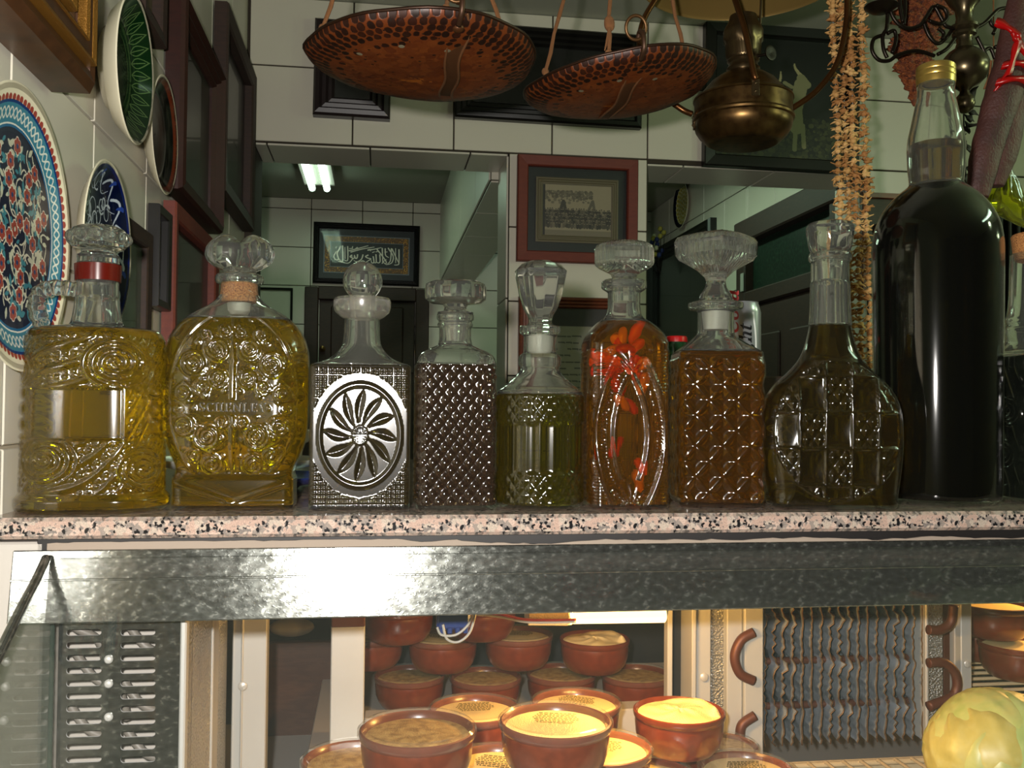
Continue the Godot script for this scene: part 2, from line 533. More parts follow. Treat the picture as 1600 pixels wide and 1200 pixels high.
func plate_print(kind: int) -> Image:
	var s := 512
	var c := s / 2.0
	var r := RandomNumberGenerator.new()
	r.seed = 100 + kind
	var im := blank(s, s, Color(0.88, 0.85, 0.74))
	if kind == 0:      # navy ground with red flowers, turquoise braided border, red scallops
		for p in ring_pts(c, c, 228, 84): dot(im, p.x, p.y, 7, Color(0.58, 0.24, 0.2))
		dot(im, c, c, 225, Color(0.05, 0.2, 0.42))
		dot(im, c, c, 220, Color(0.22, 0.47, 0.55))
		for ph in [0.0, PI]:
			var w := []
			for k in 721:
				var a := TAU * k / 720.0
				var q := 203.0 + 9.0 * sin(a * 36.0 + ph)
				w.append(Vector2(c + q * cos(a), c + q * sin(a)))
			stroke(im, w, 1.3, Color(0.8, 0.82, 0.78))
		dot(im, c, c, 186, Color(0.85, 0.85, 0.8))
		dot(im, c, c, 183, Color(0.1, 0.35, 0.5))
		dot(im, c, c, 178, Color(0.05, 0.06, 0.17))
		for k in 60:
			var a := r.randf() * TAU
			var q := sqrt(r.randf()) * 165
			var w := []
			var h := r.randf() * TAU
			var p := Vector2(c + q * cos(a), c + q * sin(a))
			for j in 14:
				if p.distance_to(Vector2(c, c)) < 168: w.append(p)
				p += Vector2(cos(h), sin(h)) * 6
				h += r.randf_range(0.0, 0.5)
			if w.size() > 1: stroke(im, w, 1.4, Color(0.78, 0.76, 0.66))
		for k in 230:
			var a := r.randf() * TAU
			var q := sqrt(r.randf()) * 158
			leaf_mark(im, c + q * cos(a), c + q * sin(a), r.randf() * TAU, r.randf_range(14, 26), Color(0.22, 0.46, 0.5) if r.randf() < 0.6 else Color(0.72, 0.72, 0.62))
		for k in 6:
			for j in (k * 6 if k else 1):
				var a := TAU * j / maxf(1, k * 6) + k * 0.4
				if (j + k) % 3 == 0: flower(im, c + k * 30 * cos(a), c + k * 30 * sin(a), 14, Color(0.55, 0.23, 0.19), Color(0.1, 0.2, 0.4))
	elif kind == 1:    # dark green with incised rings, leaves round the rim
		dot(im, c, c, 250, Color(0.03, 0.13, 0.05))
		var lc := Color(0.27, 0.36, 0.2)
		for q in [160, 152, 128]:
			stroke(im, ring_pts(c, c, q, 121), 1.6, lc)
		for k in 28:
			var a := TAU * k / 28
			for sgn in [-1, 1]:
				stroke(im, smooth([Vector2(c + 170 * cos(a), c + 170 * sin(a)), Vector2(c + 200 * cos(a + sgn * 0.09), c + 200 * sin(a + sgn * 0.09)), Vector2(c + 236 * cos(a), c + 236 * sin(a))], 5), 1.8, lc)
			stroke(im, [Vector2(c + 172 * cos(a), c + 172 * sin(a)), Vector2(c + 222 * cos(a), c + 222 * sin(a))], 1.2, lc)
		dot(im, c, c, 125, Color(0.02, 0.03, 0.025))
		for k in 16:
			var w := []
			for j in 10: w.append(Vector2(c - 100 + j * 22, c - 90 + k * 12 + 9 * sin(j * 1.1 + k)))
			stroke(im, w.filter(func(p): return p.distance_to(Vector2(c, c)) < 115), 1.3, Color(0.2, 0.24, 0.18))
	elif kind == 2:    # cobalt with white scrolls
		dot(im, c, c, 252, Color(0.02, 0.08, 0.3))
		dot(im, c, c, 235, Color(0.015, 0.04, 0.16))
		for k in 40:
			var w := []
			var a := r.randf() * TAU
			var q := sqrt(r.randf()) * 190
			var p := Vector2(c + q * cos(a), c + q * sin(a))
			var h := r.randf() * TAU
			var dh := r.randf_range(0.15, 0.4) * (1 if k % 2 else -1)
			for j in 22:
				if p.distance_to(Vector2(c, c)) < 222: w.append(p)
				p += Vector2(cos(h), sin(h)) * 8
				h += dh
				dh *= 1.03
			if w.size() > 1: stroke(im, w, 3.2, Color(0.7, 0.73, 0.75), 0.8)
		for k in 13:
			var a := TAU * k / 13
			var w := []
			for j in 26:
				var q := 196.0 + 26.0 * sin(j * 0.25)
				w.append(Vector2(c + q * cos(a + j * 0.03), c + q * sin(a + j * 0.03)))
			stroke(im, w, 4.5, Color(0.62, 0.66, 0.7), 1.0)
			for j in 3: leaf_mark(im, c + (206 + 9 * j) * cos(a + 0.22), c + (206 + 9 * j) * sin(a + 0.22), a + 0.6 + j * 0.5, 24, Color(0.12, 0.22, 0.5))
		for k in 60:
			var a := TAU * k / 60
			dot(im, c + 178 * cos(a), c + 178 * sin(a), 1.6, Color(0.6, 0.6, 0.58))
	elif kind == 3:    # brown rim, nearly black middle
		dot(im, c, c, 254, Color(0.34, 0.13, 0.06))
		for k in 400:
			var a := r.randf() * TAU
			dot(im, c + 240 * cos(a), c + 240 * sin(a), r.randf_range(1, 4), Color(0.2, 0.08, 0.04))
		dot(im, c, c, 222, Color(0.035, 0.035, 0.03))
		for q in [205, 150, 90]: stroke(im, ring_pts(c, c, q, 121), 3, Color(0.09, 0.09, 0.07))
	else:              # yellow flowers with a navy rim
		dot(im, c, c, 254, Color(0.02, 0.03, 0.1))
		dot(im, c, c, 205, Color(0.6, 0.62, 0.42))
		for k in 5:
			for j in (k * 6 if k else 1):
				var a := TAU * j / maxf(1, k * 6) + k * 0.5
				flower(im, c + k * 46 * cos(a), c + k * 46 * sin(a), 20, Color(0.66, 0.6, 0.2), Color(0.06, 0.1, 0.28))
				dot(im, c + k * 46 * cos(a + 0.3), c + k * 46 * sin(a + 0.3), 8, Color(0.07, 0.13, 0.3))
	return im

func group_photo() -> Image:
	var im := blank(320, 256, Color(0.5, 0.46, 0.37))
	var r := RandomNumberGenerator.new()
	r.seed = 4
	for k in 260: dot(im, r.randf_range(10, 230), 20 + absf(r.randfn(0, 22)) + 14, r.randf_range(2, 7), Color(0.27, 0.25, 0.2).lerp(Color(0.4, 0.37, 0.3), r.randf()))
	stroke(im, [Vector2(82, 130), Vector2(96, 82), Vector2(108, 130)], 7, Color(0.2, 0.19, 0.16))
	stroke(im, [Vector2(208, 140), Vector2(232, 78), Vector2(244, 140)], 6, Color(0.3, 0.28, 0.23))
	im.fill_rect(Rect2i(0, 128, 320, 84), Color(0.24, 0.22, 0.18))
	for row in 5:
		for k in 26:
			var x := 12 + k * 12.0 + r.randf_range(-3, 3) + row * 4
			var y := 124 + row * 17.0 + r.randf_range(-3, 3)
			stroke(im, [Vector2(x, y + 4), Vector2(x, y + 20)], 5, Color(0.14, 0.13, 0.11).lerp(Color(0.46, 0.42, 0.34), r.randf() * r.randf()))
			dot(im, x, y, 3, Color(0.45, 0.41, 0.33))
			dot(im, x, y - 3, 2.5, Color(0.18, 0.16, 0.13))
	im.fill_rect(Rect2i(0, 226, 320, 30), Color(0.4, 0.37, 0.3))
	im.fill_rect(Rect2i(0, 0, 12, 256), Color(0.12, 0.11, 0.1))
	return im

func cow_painting() -> Image:
	var im := blank(384, 384, Color(0.02, 0.024, 0.02))
	var r := RandomNumberGenerator.new()
	r.seed = 8
	for k in 700: dot(im, r.randf_range(0, 384), 250 + r.randf() * 130, r.randf_range(2, 8), Color(0.07, 0.08, 0.04).lerp(Color(0.24, 0.24, 0.12), r.randf()))
	var cream := Color(0.56, 0.53, 0.38)
	var body := Color(0.45, 0.44, 0.31)
	# the cow in front, head to the right, horns up
	stroke(im, [Vector2(120, 178), Vector2(112, 250), Vector2(122, 300)], 9, Color(0.3, 0.14, 0.1))
	stroke(im, [Vector2(150, 185), Vector2(160, 250)], 25, body)
	stroke(im, [Vector2(152, 250), Vector2(158, 320)], 7, body)
	stroke(im, [Vector2(172, 250), Vector2(180, 325)], 6, body)
	stroke(im, [Vector2(158, 165), Vector2(178, 185), Vector2(190, 200)], 12, cream)
	stroke(im, smooth([Vector2(150, 152), Vector2(134, 130), Vector2(142, 106)], 5), 6, cream, 2)
	stroke(im, smooth([Vector2(168, 148), Vector2(190, 132), Vector2(192, 104)], 5), 6, cream, 2)
	# the cow behind it
	stroke(im, [Vector2(252, 140), Vector2(236, 220), Vector2(240, 280)], 20, body)
	stroke(im, [Vector2(238, 280), Vector2(234, 350)], 6, body)
	stroke(im, [Vector2(258, 270), Vector2(262, 340)], 6, body)
	stroke(im, smooth([Vector2(250, 110), Vector2(236, 92), Vector2(232, 76)], 5), 6, cream, 2)
	stroke(im, [Vector2(224, 150), Vector2(204, 138)], 6, body)
	stroke(im, [Vector2(252, 120), Vector2(268, 140)], 13, body)
	return im

# The line of calligraphy, embroidered in silver in a gold border.
func calligraphy() -> Image:
	var im := blank(1100, 480, Color(0.02, 0.05, 0.09))
	var silver := Color(0.86, 0.84, 0.78)
	var r := RandomNumberGenerator.new()
	r.seed = 3
	im.fill_rect(Rect2i(0, 0, 1100, 480), Color(0.4, 0.43, 0.47))
	im.fill_rect(Rect2i(14, 12, 1072, 456), Color(0.4, 0.25, 0.04))
	for k in 900:
		var side := r.randi() % 4
		var x := r.randf_range(14, 1086) if side < 2 else (r.randf_range(16, 80) if side == 2 else r.randf_range(1020, 1084))
		var y := (r.randf_range(14, 78) if side == 0 else r.randf_range(400, 466)) if side < 2 else r.randf_range(14, 466)
		dot(im, x, y, r.randf_range(2, 7), [Color(0.7, 0.47, 0.08), Color(0.8, 0.58, 0.14), Color(0.6, 0.4, 0.06), Color(0.16, 0.17, 0.1)][r.randi() % 4])
	im.fill_rect(Rect2i(82, 80, 938, 324), Color(0.4, 0.43, 0.47))
	im.fill_rect(Rect2i(90, 88, 922, 308), Color(0.015, 0.055, 0.075))
	# strokes in the pixels of a close look at the photograph (x 230..1340, y 225..735)
	var lines := [
		[[1205, 390], [1208, 560], [1195, 595], [1150, 600]], [[1160, 375], [1165, 570]], [[1115, 385], [1180, 520], [1200, 560]],
		[[1065, 375], [1130, 480], [1120, 560], [1085, 590], [1040, 600]], [[1105, 380], [1095, 540], [1060, 585]], [[1025, 385], [1030, 470], [1070, 500]],
		[[985, 380], [995, 560], [985, 585]], [[920, 400], [985, 480], [1040, 560], [1030, 590], [1005, 560], [1040, 530]],
		[[955, 470], [960, 560], [935, 580], [910, 565]], [[905, 470], [910, 570], [885, 580]], [[870, 500], [880, 575], [850, 580], [845, 550]],
		[[800, 480], [770, 500], [800, 520], [840, 530], [800, 560], [760, 590]], [[780, 600], [740, 560], [700, 575], [650, 570]],
		[[735, 480], [715, 540], [660, 575], [620, 560]], [[665, 480], [660, 520], [640, 530], [625, 490], [620, 530], [600, 535], [590, 490]],
		[[590, 490], [570, 510], [600, 530], [580, 570], [540, 600], [470, 590], [420, 580]],
		[[535, 375], [540, 540], [520, 570], [500, 560]], [[470, 370], [475, 560], [450, 575], [430, 550]], [[500, 385], [505, 540]],
		[[435, 400], [400, 470], [420, 550], [380, 555], [360, 510], [390, 440]],
		[[555, 430], [680, 390], [800, 350]], [[580, 445], [720, 400], [880, 365]], [[800, 410], [880, 395], [970, 370]], [[600, 370], [590, 400]], [[640, 400], [660, 380], [665, 400]], [[390, 380], [380, 400]], [[440, 375], [430, 395]],
		[[1020, 430], [1050, 425]], [[860, 440], [885, 430]], [[820, 400], [835, 420]], [[905, 430], [925, 425]], [[560, 400], [600, 395]]]
	for l in lines:
		var w := []
		for p in l: w.append(Vector2((p[0] - 225) * 1100.0 / 1120, (p[1] - 222) * 480.0 / 515))
		stroke(im, smooth(w, 6), 8.5 if w.size() > 2 else 5.5, silver, 4.5)
	return im

# ---------------------------------------------------------------- frames and pictures on walls
func frame_mesh(w: float, h: float, prof: Array) -> MB:
	var b := MB.new()
	var dirs := [Vector3(0, -1, 0), Vector3(1, 0, 0), Vector3(0, 1, 0), Vector3(-1, 0, 0)]
	var cs := [Vector2(-1, -1), Vector2(1, -1), Vector2(1, 1), Vector2(-1, 1)]
	for k in prof.size() - 1:
		var p: Vector2 = prof[k]
		var q: Vector2 = prof[k + 1]
		for s in 4:
			var c0: Vector2 = cs[s]
			var c1: Vector2 = cs[(s + 1) % 4]
			var f := func(c: Vector2, e: Vector2) -> Vector3: return Vector3(c.x * (w / 2 - e.x), c.y * (h / 2 - e.x), e.y)
			b.face([f.call(c0, p), f.call(c1, p), f.call(c1, q), f.call(c0, q)], dirs[s] * (q.y - p.y) + Vector3(0, 0, q.x - p.x))
	return b

func card(w: float, h: float, z: float) -> MB:
	var b := MB.new()
	var rows := []
	for j in 2: rows.append(PackedVector3Array([Vector3(-w / 2, h / 2 - j * h, z), Vector3(w / 2, h / 2 - j * h, z)]))
	b.grid(rows, false, false, -1)
	return b

# kinds of moulding, outer edge to inner edge, as (inset, height) in units of the border width and depth
const MOULD := {
	"plain": [Vector2(0, 0), Vector2(0, 0.85), Vector2(0.08, 1), Vector2(0.9, 0.9), Vector2(1, 0.75), Vector2(1, 0.15)],
	"step": [Vector2(0, 0), Vector2(0, 0.7), Vector2(0.1, 0.9), Vector2(0.3, 1), Vector2(0.42, 0.72), Vector2(0.6, 0.78), Vector2(0.72, 0.5), Vector2(0.88, 0.55), Vector2(1, 0.3), Vector2(1, 0.1)],
	"carved": [Vector2(0, 0), Vector2(0, 0.8), Vector2(0.12, 0.95), Vector2(0.25, 0.9), Vector2(0.28, 0.7), Vector2(0.4, 1), Vector2(0.6, 0.98), Vector2(0.66, 0.66), Vector2(0.75, 0.8), Vector2(0.86, 0.72), Vector2(0.9, 0.4), Vector2(1, 0.3), Vector2(1, 0.1)],
}

func picture(called: String, label: String, at: Vector3, facing: Vector3, w: float, h: float, border: float, deep: float, fm: Material, pm: Material, kind := "plain", category := "picture", glazed := true, tilt := 0.0) -> Node3D:
	var t := thing(called, label, category, at)
	t.basis = Basis(Vector3.UP.cross(facing), Vector3.UP, facing) * Basis(Vector3(0, 0, 1), tilt)
	var pr := []
	for p in MOULD[kind]: pr.append(Vector2(p.x * border, p.y * deep))
	part("frame", frame_mesh(w, h, pr), fm, t)
	var back := MB.new()
	back.cbox(Vector3(0, 0, deep * 0.08), Vector3(w - border * 0.6, h - border * 0.6, deep * 0.12), 0.001)
	part("backing", back, M.dark, t)
	part("print", card(w - border * 1.9, h - border * 1.9, deep * 0.16), pm, t)
	if glazed:
		part("glass", card(w - border * 1.95, h - border * 1.95, deep * 0.26), M.window, t)
	return t

# ---------------------------------------------------------------- tiled walls
var tile_shapes := {}
func tiles(parent: Node3D, o: Vector3, u: Vector3, w: Vector3, rects: Array, tw: float, th: float, u0: float, v0: float, joint := 0.004, proud := 0.005) -> void:
	var nrm := u.cross(w)
	for r in rects:
		for j in range(int(floor((r.position.y - v0) / th)), int(ceil((r.end.y - v0) / th))):
			for i in range(int(floor((r.position.x - u0) / tw)), int(ceil((r.end.x - u0) / tw))):
				var c: Rect2 = r.intersection(Rect2(u0 + i * tw, v0 + j * th, tw, th))
				if c.size.x < 0.012 or c.size.y < 0.012: continue
				var s := Vector2(snappedf(c.size.x - joint, 0.001), snappedf(c.size.y - joint, 0.001))
				if not tile_shapes.has(s):
					var b := MB.new()
					b.cbox(Vector3(0, 0, 0), Vector3(s.x, s.y, 0.012), 0.0012)
					tile_shapes[s] = b.mesh()
				var m := part("tile", tile_shapes[s], M.tile, parent)
				var cc := c.get_center()
				m.transform = Transform3D(Basis(u, w, nrm), o + u * cc.x + w * cc.y + nrm * (proud - 0.006))

func slab(b: MB, x0: float, x1: float, y0: float, y1: float, z0: float, z1: float) -> void:
	b.cbox(Vector3((x0 + x1) / 2, (y0 + y1) / 2, (z0 + z1) / 2), Vector3(x1 - x0, y1 - y0, z1 - z0), 0.001)

# ================================================================ the scene
func _ready() -> void:
	# ---- camera
	turn_cam = Basis(Vector3.UP, deg_to_rad(-8.04)) * Basis(Vector3.RIGHT, deg_to_rad(1.55)) * Basis(Vector3.BACK, deg_to_rad(0.5))
	var cam := Camera3D.new()
	cam.name = "camera"
	cam.transform = Transform3D(turn_cam, EYE)
	cam.fov = rad_to_deg(2.0 * atan(600.0 / FOCAL))
	cam.near = 0.02
	cam.far = 60.0
	add_child(cam)
	cam.current = true
	# ---- surroundings and exposure
	var env := Environment.new()
	env.background_mode = Environment.BG_COLOR
	env.background_color = Color(0.02, 0.02, 0.02)
	env.tonemap_mode = Environment.TONE_MAPPER_LINEAR
	env.tonemap_exposure = 1.0
	env.sdfgi_enabled = true
	env.ssao_enabled = true
	env.ssil_enabled = true
	var we := WorldEnvironment.new()
	we.name = "surroundings"
	we.environment = env
	add_child(we)
	# ---- the flash that lit the photograph, a little left of and above the lens
	var flash := SpotLight3D.new()
	flash.name = "flash"
	flash.transform = Transform3D(turn_cam, EYE + Vector3(-0.05, 0.045, -0.01))
	flash.light_energy = 2.15
	flash.light_color = Color(1.0, 0.98, 0.95)
	flash.light_size = 0.014
	flash.spot_angle = 52.0
	flash.spot_angle_attenuation = 0.5
	flash.spot_range = 12.0
	flash.spot_attenuation = 2.0
	flash.shadow_enabled = true
	add_child(flash)
	make_materials()
	build_room()
	build_back_room()
	build_left_wall()
	build_back_wall_things()
	build_case()
	build_bowls()
	build_bottles()
	build_counter_things()
	build_hanging()
	unseen_shop_lamps()

func build_room() -> void:
	var b := MB.new()
	slab(b, -1.5, 3.1, -0.1, 0.0, -5.3, 2.6)
	struct("floor", b, M.floor)
	b = MB.new()
	slab(b, -1.5, 3.1, 2.46, 2.56, -5.3, 2.6)
	struct("ceiling", b, M.plaster)
	b = MB.new()
	slab(b, -0.465, -0.365, 0.0, 2.46, -2.6, 2.6)
	var wl := struct("wall_left", b, M.grout_light)
	tiles(wl, Vector3(-0.365, 0, 0), Vector3(0, 0, -1), Vector3.UP, [Rect2(0.62, 1.1, 1.98, 1.36)], 0.272, 0.2, 0.98, 1.709)
	b = MB.new()
	slab(b, -1.5, -0.34, 0, 2.46, -2.8, -2.6)
	slab(b, -0.34, 0.353, 2.064, 2.46, -2.8, -2.6)
	slab(b, 0.353, 0.752, 0, 2.46, -2.8, -2.6)
	slab(b, 0.752, 1.423, 2.055, 2.46, -2.8, -2.6)
	slab(b, 1.423, 3.0, 0, 2.46, -2.8, -2.6)
	var wb := struct("wall_back", b, M.grout)
	tiles(wb, Vector3(0, 0, -2.6), Vector3.RIGHT, Vector3.UP, [Rect2(-0.365, 2.064, 3.3, 0.396), Rect2(0.353, 1.0, 0.399, 1.064), Rect2(1.423, 1.1, 1.5, 0.964)], 0.276, 0.207, -0.078, 2.065)
	# the soffits and jambs of the two openings
	tiles(wb, Vector3(0, 2.064, -2.8), Vector3.RIGHT, Vector3(0, 0, 1), [Rect2(-0.34, 0.0, 0.693, 0.194)], 0.276, 0.26, -0.03, 0.0)
	tiles(wb, Vector3(0, 2.055, -2.8), Vector3.RIGHT, Vector3(0, 0, 1), [Rect2(0.752, 0.0, 0.671, 0.194)], 0.276, 0.26, 0.86, 0.0)
	tiles(wb, Vector3(0.353, 0, -2.8), Vector3(0, 0, 1), Vector3.UP, [Rect2(0.0, 1.0, 0.194, 1.06)], 0.26, 0.4, 0, 2.06)
	tiles(wb, Vector3(1.423, 0, -2.8), Vector3(0, 0, 1), Vector3.UP, [Rect2(0.0, 1.0, 0.194, 1.05)], 0.26, 0.4, 0, 2.06)
	# unseen rest of the shop round the photographer, coloured dark to keep reflections low
	b = MB.new()
	slab(b, 3.0, 3.1, 0, 2.46, -5.3, 2.6)
	struct("wall_right", b, M.dark_shop_wall)
	b = MB.new()
	slab(b, -0.465, 3.1, 0, 2.46, 2.6, 2.7)
	struct("wall_front", b, M.dark_shop_wall)

func build_back_room() -> void:
	var b := MB.new()
	slab(b, -1.5, 1.6, 0, 2.46, -5.2, -5.1)
	var wf := struct("wall_far", b, M.grout)
	tiles(wf, Vector3(0, 0, -5.1), Vector3.RIGHT, Vector3.UP, [Rect2(-0.92, 0.99, 2.42, 1.47)], 0.268, 0.204, -0.63, 2.199)
	b = MB.new()
	slab(b, 1.5, 1.6, 0, 2.46, -5.1, -2.8)
	var wr := struct("wall_side", b, M.grout)
	tiles(wr, Vector3(1.5, 0, 0), Vector3(0, 0, 1), Vector3.UP, [Rect2(-5.1, 1.1, 1.385, 1.36), Rect2(-3.715, 2.13, 0.915, 0.33)], 0.266, 0.207, -4.23, 2.07)
	b = MB.new()
	slab(b, -1.6, -1.5, 0, 2.46, -5.2, -2.6)
	struct("wall_store", b, M.plaster)
	# the deep beam that runs back from the pillar between the openings
	b = MB.new()
	slab(b, 0.325, 0.5, 2.035, 2.46, -5.1, -2.8)
	var bm := struct("trim_1", b, M.grout)
	tiles(bm, Vector3(0.325, 0, 0), Vector3(0, 0, 1), Vector3.UP, [Rect2(-5.1, 2.035, 2.3, 0.425)], 0.6, 0.425, -4.4, 2.035)
	tiles(bm, Vector3(0, 0, -2.8), Vector3.RIGHT, Vector3.UP, [Rect2(0.325, 2.035, 0.175, 0.425)], 0.175, 0.425, 0.325, 2.035)
	tiles(bm, Vector3(0, 2.035, 0), Vector3.RIGHT, Vector3(0, 0, 1), [Rect2(0.325, -5.1, 0.175, 2.3)], 0.175, 0.45, 0.325, -5.05)
	# the fluorescent fittings on its ceiling
	fluorescent("twin tube fluorescent lamp glowing white under the back room ceiling", Vector3(-0.29, 2.46, -4.0), 0.36)
	fluorescent("second fluorescent lamp, out of view, lighting the right hand part of the back room", Vector3(0.9, 2.46, -3.5), 0.62)  # out of view, placed to light the side wall on the right
	# the wooden door in the far wall
	var d := thing("cupboard_door", "dark panelled wooden cupboard door in the far tiled wall below the calligraphy", "door", Vector3(-0.062, 0, -5.1))
	b = MB.new()
	b.cbox(Vector3(-0.29, 0.99, 0.03), Vector3(0.07, 1.99, 0.06), 0.004)
	b.cbox(Vector3(0.29, 0.99, 0.03), Vector3(0.07, 1.99, 0.06), 0.004)
	b.cbox(Vector3(0, 1.955, 0.03), Vector3(0.51, 0.07, 0.06), 0.004)
	part("frame", b, M.dark_wood, d)
	b = MB.new()
	b.cbox(Vector3(0, 0.96, 0.016), Vector3(0.5, 1.92, 0.032), 0.003)
	part("leaf", b, M.dark_wood, d)
	for y in [1.74, 1.37, 1.0]:
		for sx in [0.0]:
			b = MB.new()
			b.cbox(Vector3(sx, y, 0.035), Vector3(0.38, 0.3, 0.016), 0.007)
			part("panel", b, M.dark_wood, d)
	b = MB.new()
	b.cbox(Vector3(0, 1.555, 0.036), Vector3(0.5, 0.03, 0.02), 0.004)
	part("rail", b, M.dark_wood, d)
	b = MB.new()
	b.lathe([Vector2(0, 0), Vector2(0.012, 0), Vector2(0.01, 0.012), Vector2(0.016, 0.022), Vector2(0, 0.03)], 14)
	part("knob", b, M.brass, d).transform = Transform3D(Basis(Vector3.RIGHT, PI / 2), Vector3(-0.23, 1.66, 0.03))
	# framed calligraphy over it
	var ca := on_z(573, 397, 5.07)
	picture("calligraphy_frame", "silver Arabic calligraphy on navy cloth with a gold border, in a heavy dark frame", Vector3(ca.x, ca.y, -5.1), Vector3(0, 0, 1), 0.56, 0.325, 0.03, 0.04, M.black_wood, print_mat(calligraphy_on_cloth(), 0.5), "step", "picture", true, -0.008)
	# dark glazed panel at the left of the door
	var gp := on_z(426, 520, 5.08)
	var dm := mat(Color(0.09, 0.12, 0.11), 0.2)
	picture("dark_panel", "dark glazed panel left of the panelled cupboard door in the back room", Vector3(gp.x - 0.06, 1.75, -5.1), Vector3(0, 0, 1), 0.32, 0.46, 0.012, 0.02, M.black_wood, dm, "plain", "panel")
	# things on the side wall, seen through the opening on the right
	var pl := plate("wall_plate", "small yellow flowered plate with navy rim high on the back room wall", 4, 0.235, Vector3(1.5, 2.372, -4.51), Vector3(-1, 0, 0))
	pl.set_meta("category", "plate")
	picture("landscape_frame", "dark framed glazed picture with green reflections below the flowered plate", Vector3(1.5, 1.86, -4.55), Vector3(-1, 0, 0), 0.98, 0.72, 0.07, 0.05, M.black_wood, print_mat(murky(7), 0.3), "step")
	var sp := thing("dried_spray", "sprig of yellow and blue dried flowers above the dark glazed picture", "flowers", Vector3(1.425, 2.18, -4.72))
	var r := RandomNumberGenerator.new()
	r.seed = 12
	var petals := [mat(Color(0.62, 0.58, 0.24), 0.8), mat(Color(0.12, 0.17, 0.35), 0.8), mat(Color(0.7, 0.7, 0.55), 0.8)]
	for k in 16:
		b = MB.new()
		var c := Vector3(r.randf_range(-0.02, 0.01), r.randf_range(-0.06, 0.1), r.randf_range(-0.09, 0.1))
		b.ball(c, Vector3(0.013, 0.014, 0.016), 10, 6, func(q: Vector3) -> float: return 0.75 + 0.3 * absf(sin(2.5 * atan2(q.y, q.z))))
		part("flower_head", b, petals[k % 3], sp)
		b = MB.new()
		b.tube([c, c + Vector3(0, -0.05, 0), Vector3(0.01, -0.12, 0)], 0.0015, 5)
		part("stem", b, M.iron, sp)
	# the door in that wall, with its glazed fanlight
	b = MB.new()
	for z in [-3.67, -2.86]: b.cbox(Vector3(1.48, 1.05, z), Vector3(0.06, 2.1, 0.09), 0.006)
	b.cbox(Vector3(1.48, 2.075, -3.265), Vector3(0.08, 0.09, 0.9), 0.006)
	b.cbox(Vector3(1.48, 1.8, -3.265), Vector3(0.06, 0.06, 0.72), 0.006)
	var dr := struct("door_1", b, M.dark_wood)
	b = MB.new()
	b.cbox(Vector3(1.485, 0.885, -3.265), Vector3(0.04, 1.77, 0.71), 0.004)
	var leaf := part("door_leaf", b, M.dark_wood, dr)
	for z in [-3.43, -3.1]:
		b = MB.new()
		b.cbox(Vector3(1.462, 1.3, z), Vector3(0.014, 0.7, 0.24), 0.006)
		part("panel", b, M.dark_wood, leaf)
	b = MB.new()
	b.cbox(Vector3(1.49, 1.93, -3.265), Vector3(0.008, 0.2, 0.71), 0.001)
	var fl := mat(Color.WHITE, 0.35)
	fl.albedo_texture = noise_tex(71, 0.06, [Color(0.04, 0.1, 0.075), Color(0.14, 0.24, 0.18)], FastNoiseLite.TYPE_CELLULAR, 1, 256)
	tri(fl, Vector3(5, 5, 5))
	part("fanlight_pane", b, fl, dr)
	b = MB.new()
	b.cbox(Vector3(1.448, 1.87, -3.64), Vector3(0.006, 0.075, 0.03), 0.002)
	single("latch_plate", b, M.white_plastic, "small white latch plate on the dark door frame", "latch")

func fluorescent(label: String, at: Vector3, power: float) -> void:
	var b: MB
	var fit := thing("fluorescent_lamp", label, "lamp", at)
	b = MB.new()
	b.cbox(Vector3(0, -0.02, 0), Vector3(0.15, 0.04, 1.24), 0.004)
	part("housing", b, M.white_panel, fit)
	var glow := mat(Color(0.95, 1, 0.95), 0.3)
	glow.emission_enabled = true
	glow.emission = Color(0.86, 1.0, 0.9)
	glow.emission_energy_multiplier = 5.0
	for sx in [-0.035, 0.035]:
		b = MB.new()
		b.tube([Vector3(sx, -0.058, -0.6), Vector3(sx, -0.058, 0.6)], 0.016, 12)
		part("tube", b, glow, fit)
		for sz in [-0.605, 0.605]:
			b = MB.new()
			b.cbox(Vector3(sx, -0.05, sz), Vector3(0.03, 0.045, 0.02), 0.003)
			part("socket", b, M.white_plastic, fit)
	var l := AreaLight3D.new()
	l.name = "tube_light"
	l.position = Vector3(0, -0.082, 0)
	l.rotation_degrees = Vector3(-90, 0, 0)
	l.area_size = Vector2(0.1, 1.2)
	l.light_energy = power
	l.light_color = Color(0.84, 1.0, 0.84)
	l.area_range = 9.0
	l.shadow_enabled = true
	fit.add_child(l)

# unseen lamps, out of view, placed to light the right side of the shop
func unseen_shop_lamps() -> void:
	fluorescent("unseen fluorescent lamp under the shop ceiling on the customers' side of the counter", Vector3(2.2, 2.46, -0.75), 0.25)
	for at in [Vector3(1.75, 2.0, -0.75), Vector3(2.3, 1.95, -1.2)]:
		var t := thing("unseen_pendant_lamp", "unseen bare bulb lighting the right hand side of the shop, %s" % ("nearer the camera" if at.x < 2.0 else "nearer the right wall"), "lamp", at)
		var b := MB.new()
		b.ball(Vector3.ZERO, Vector3(0.03, 0.035, 0.03), 20, 14)
		var g := mat(Color(1, 1, 0.9), 0.3)
		g.emission_enabled = true
		g.emission = Color(0.95, 1.0, 0.78)
		g.emission_energy_multiplier = 4.0
		part("bulb", b, g, t)
		b = MB.new()
		b.tube([Vector3(0, 0.032, 0), Vector3(0, 0.08, 0)], 0.018, 14)
		part("socket", b, M.dark, t)
		b = MB.new()
		b.tube([Vector3(0, 0.08, 0), Vector3(0, 2.458 - at.y, 0)], 0.003, 8)
		part("flex", b, M.dark, t)
		var l := OmniLight3D.new()
		l.name = "bulb_light"
		l.light_energy = 0.28
		l.light_color = Color(0.88, 1.0, 0.78)
		l.light_size = 0.03
		l.omni_range = 8.0
		l.omni_attenuation = 2.0
		l.shadow_enabled = true
		t.add_child(l)

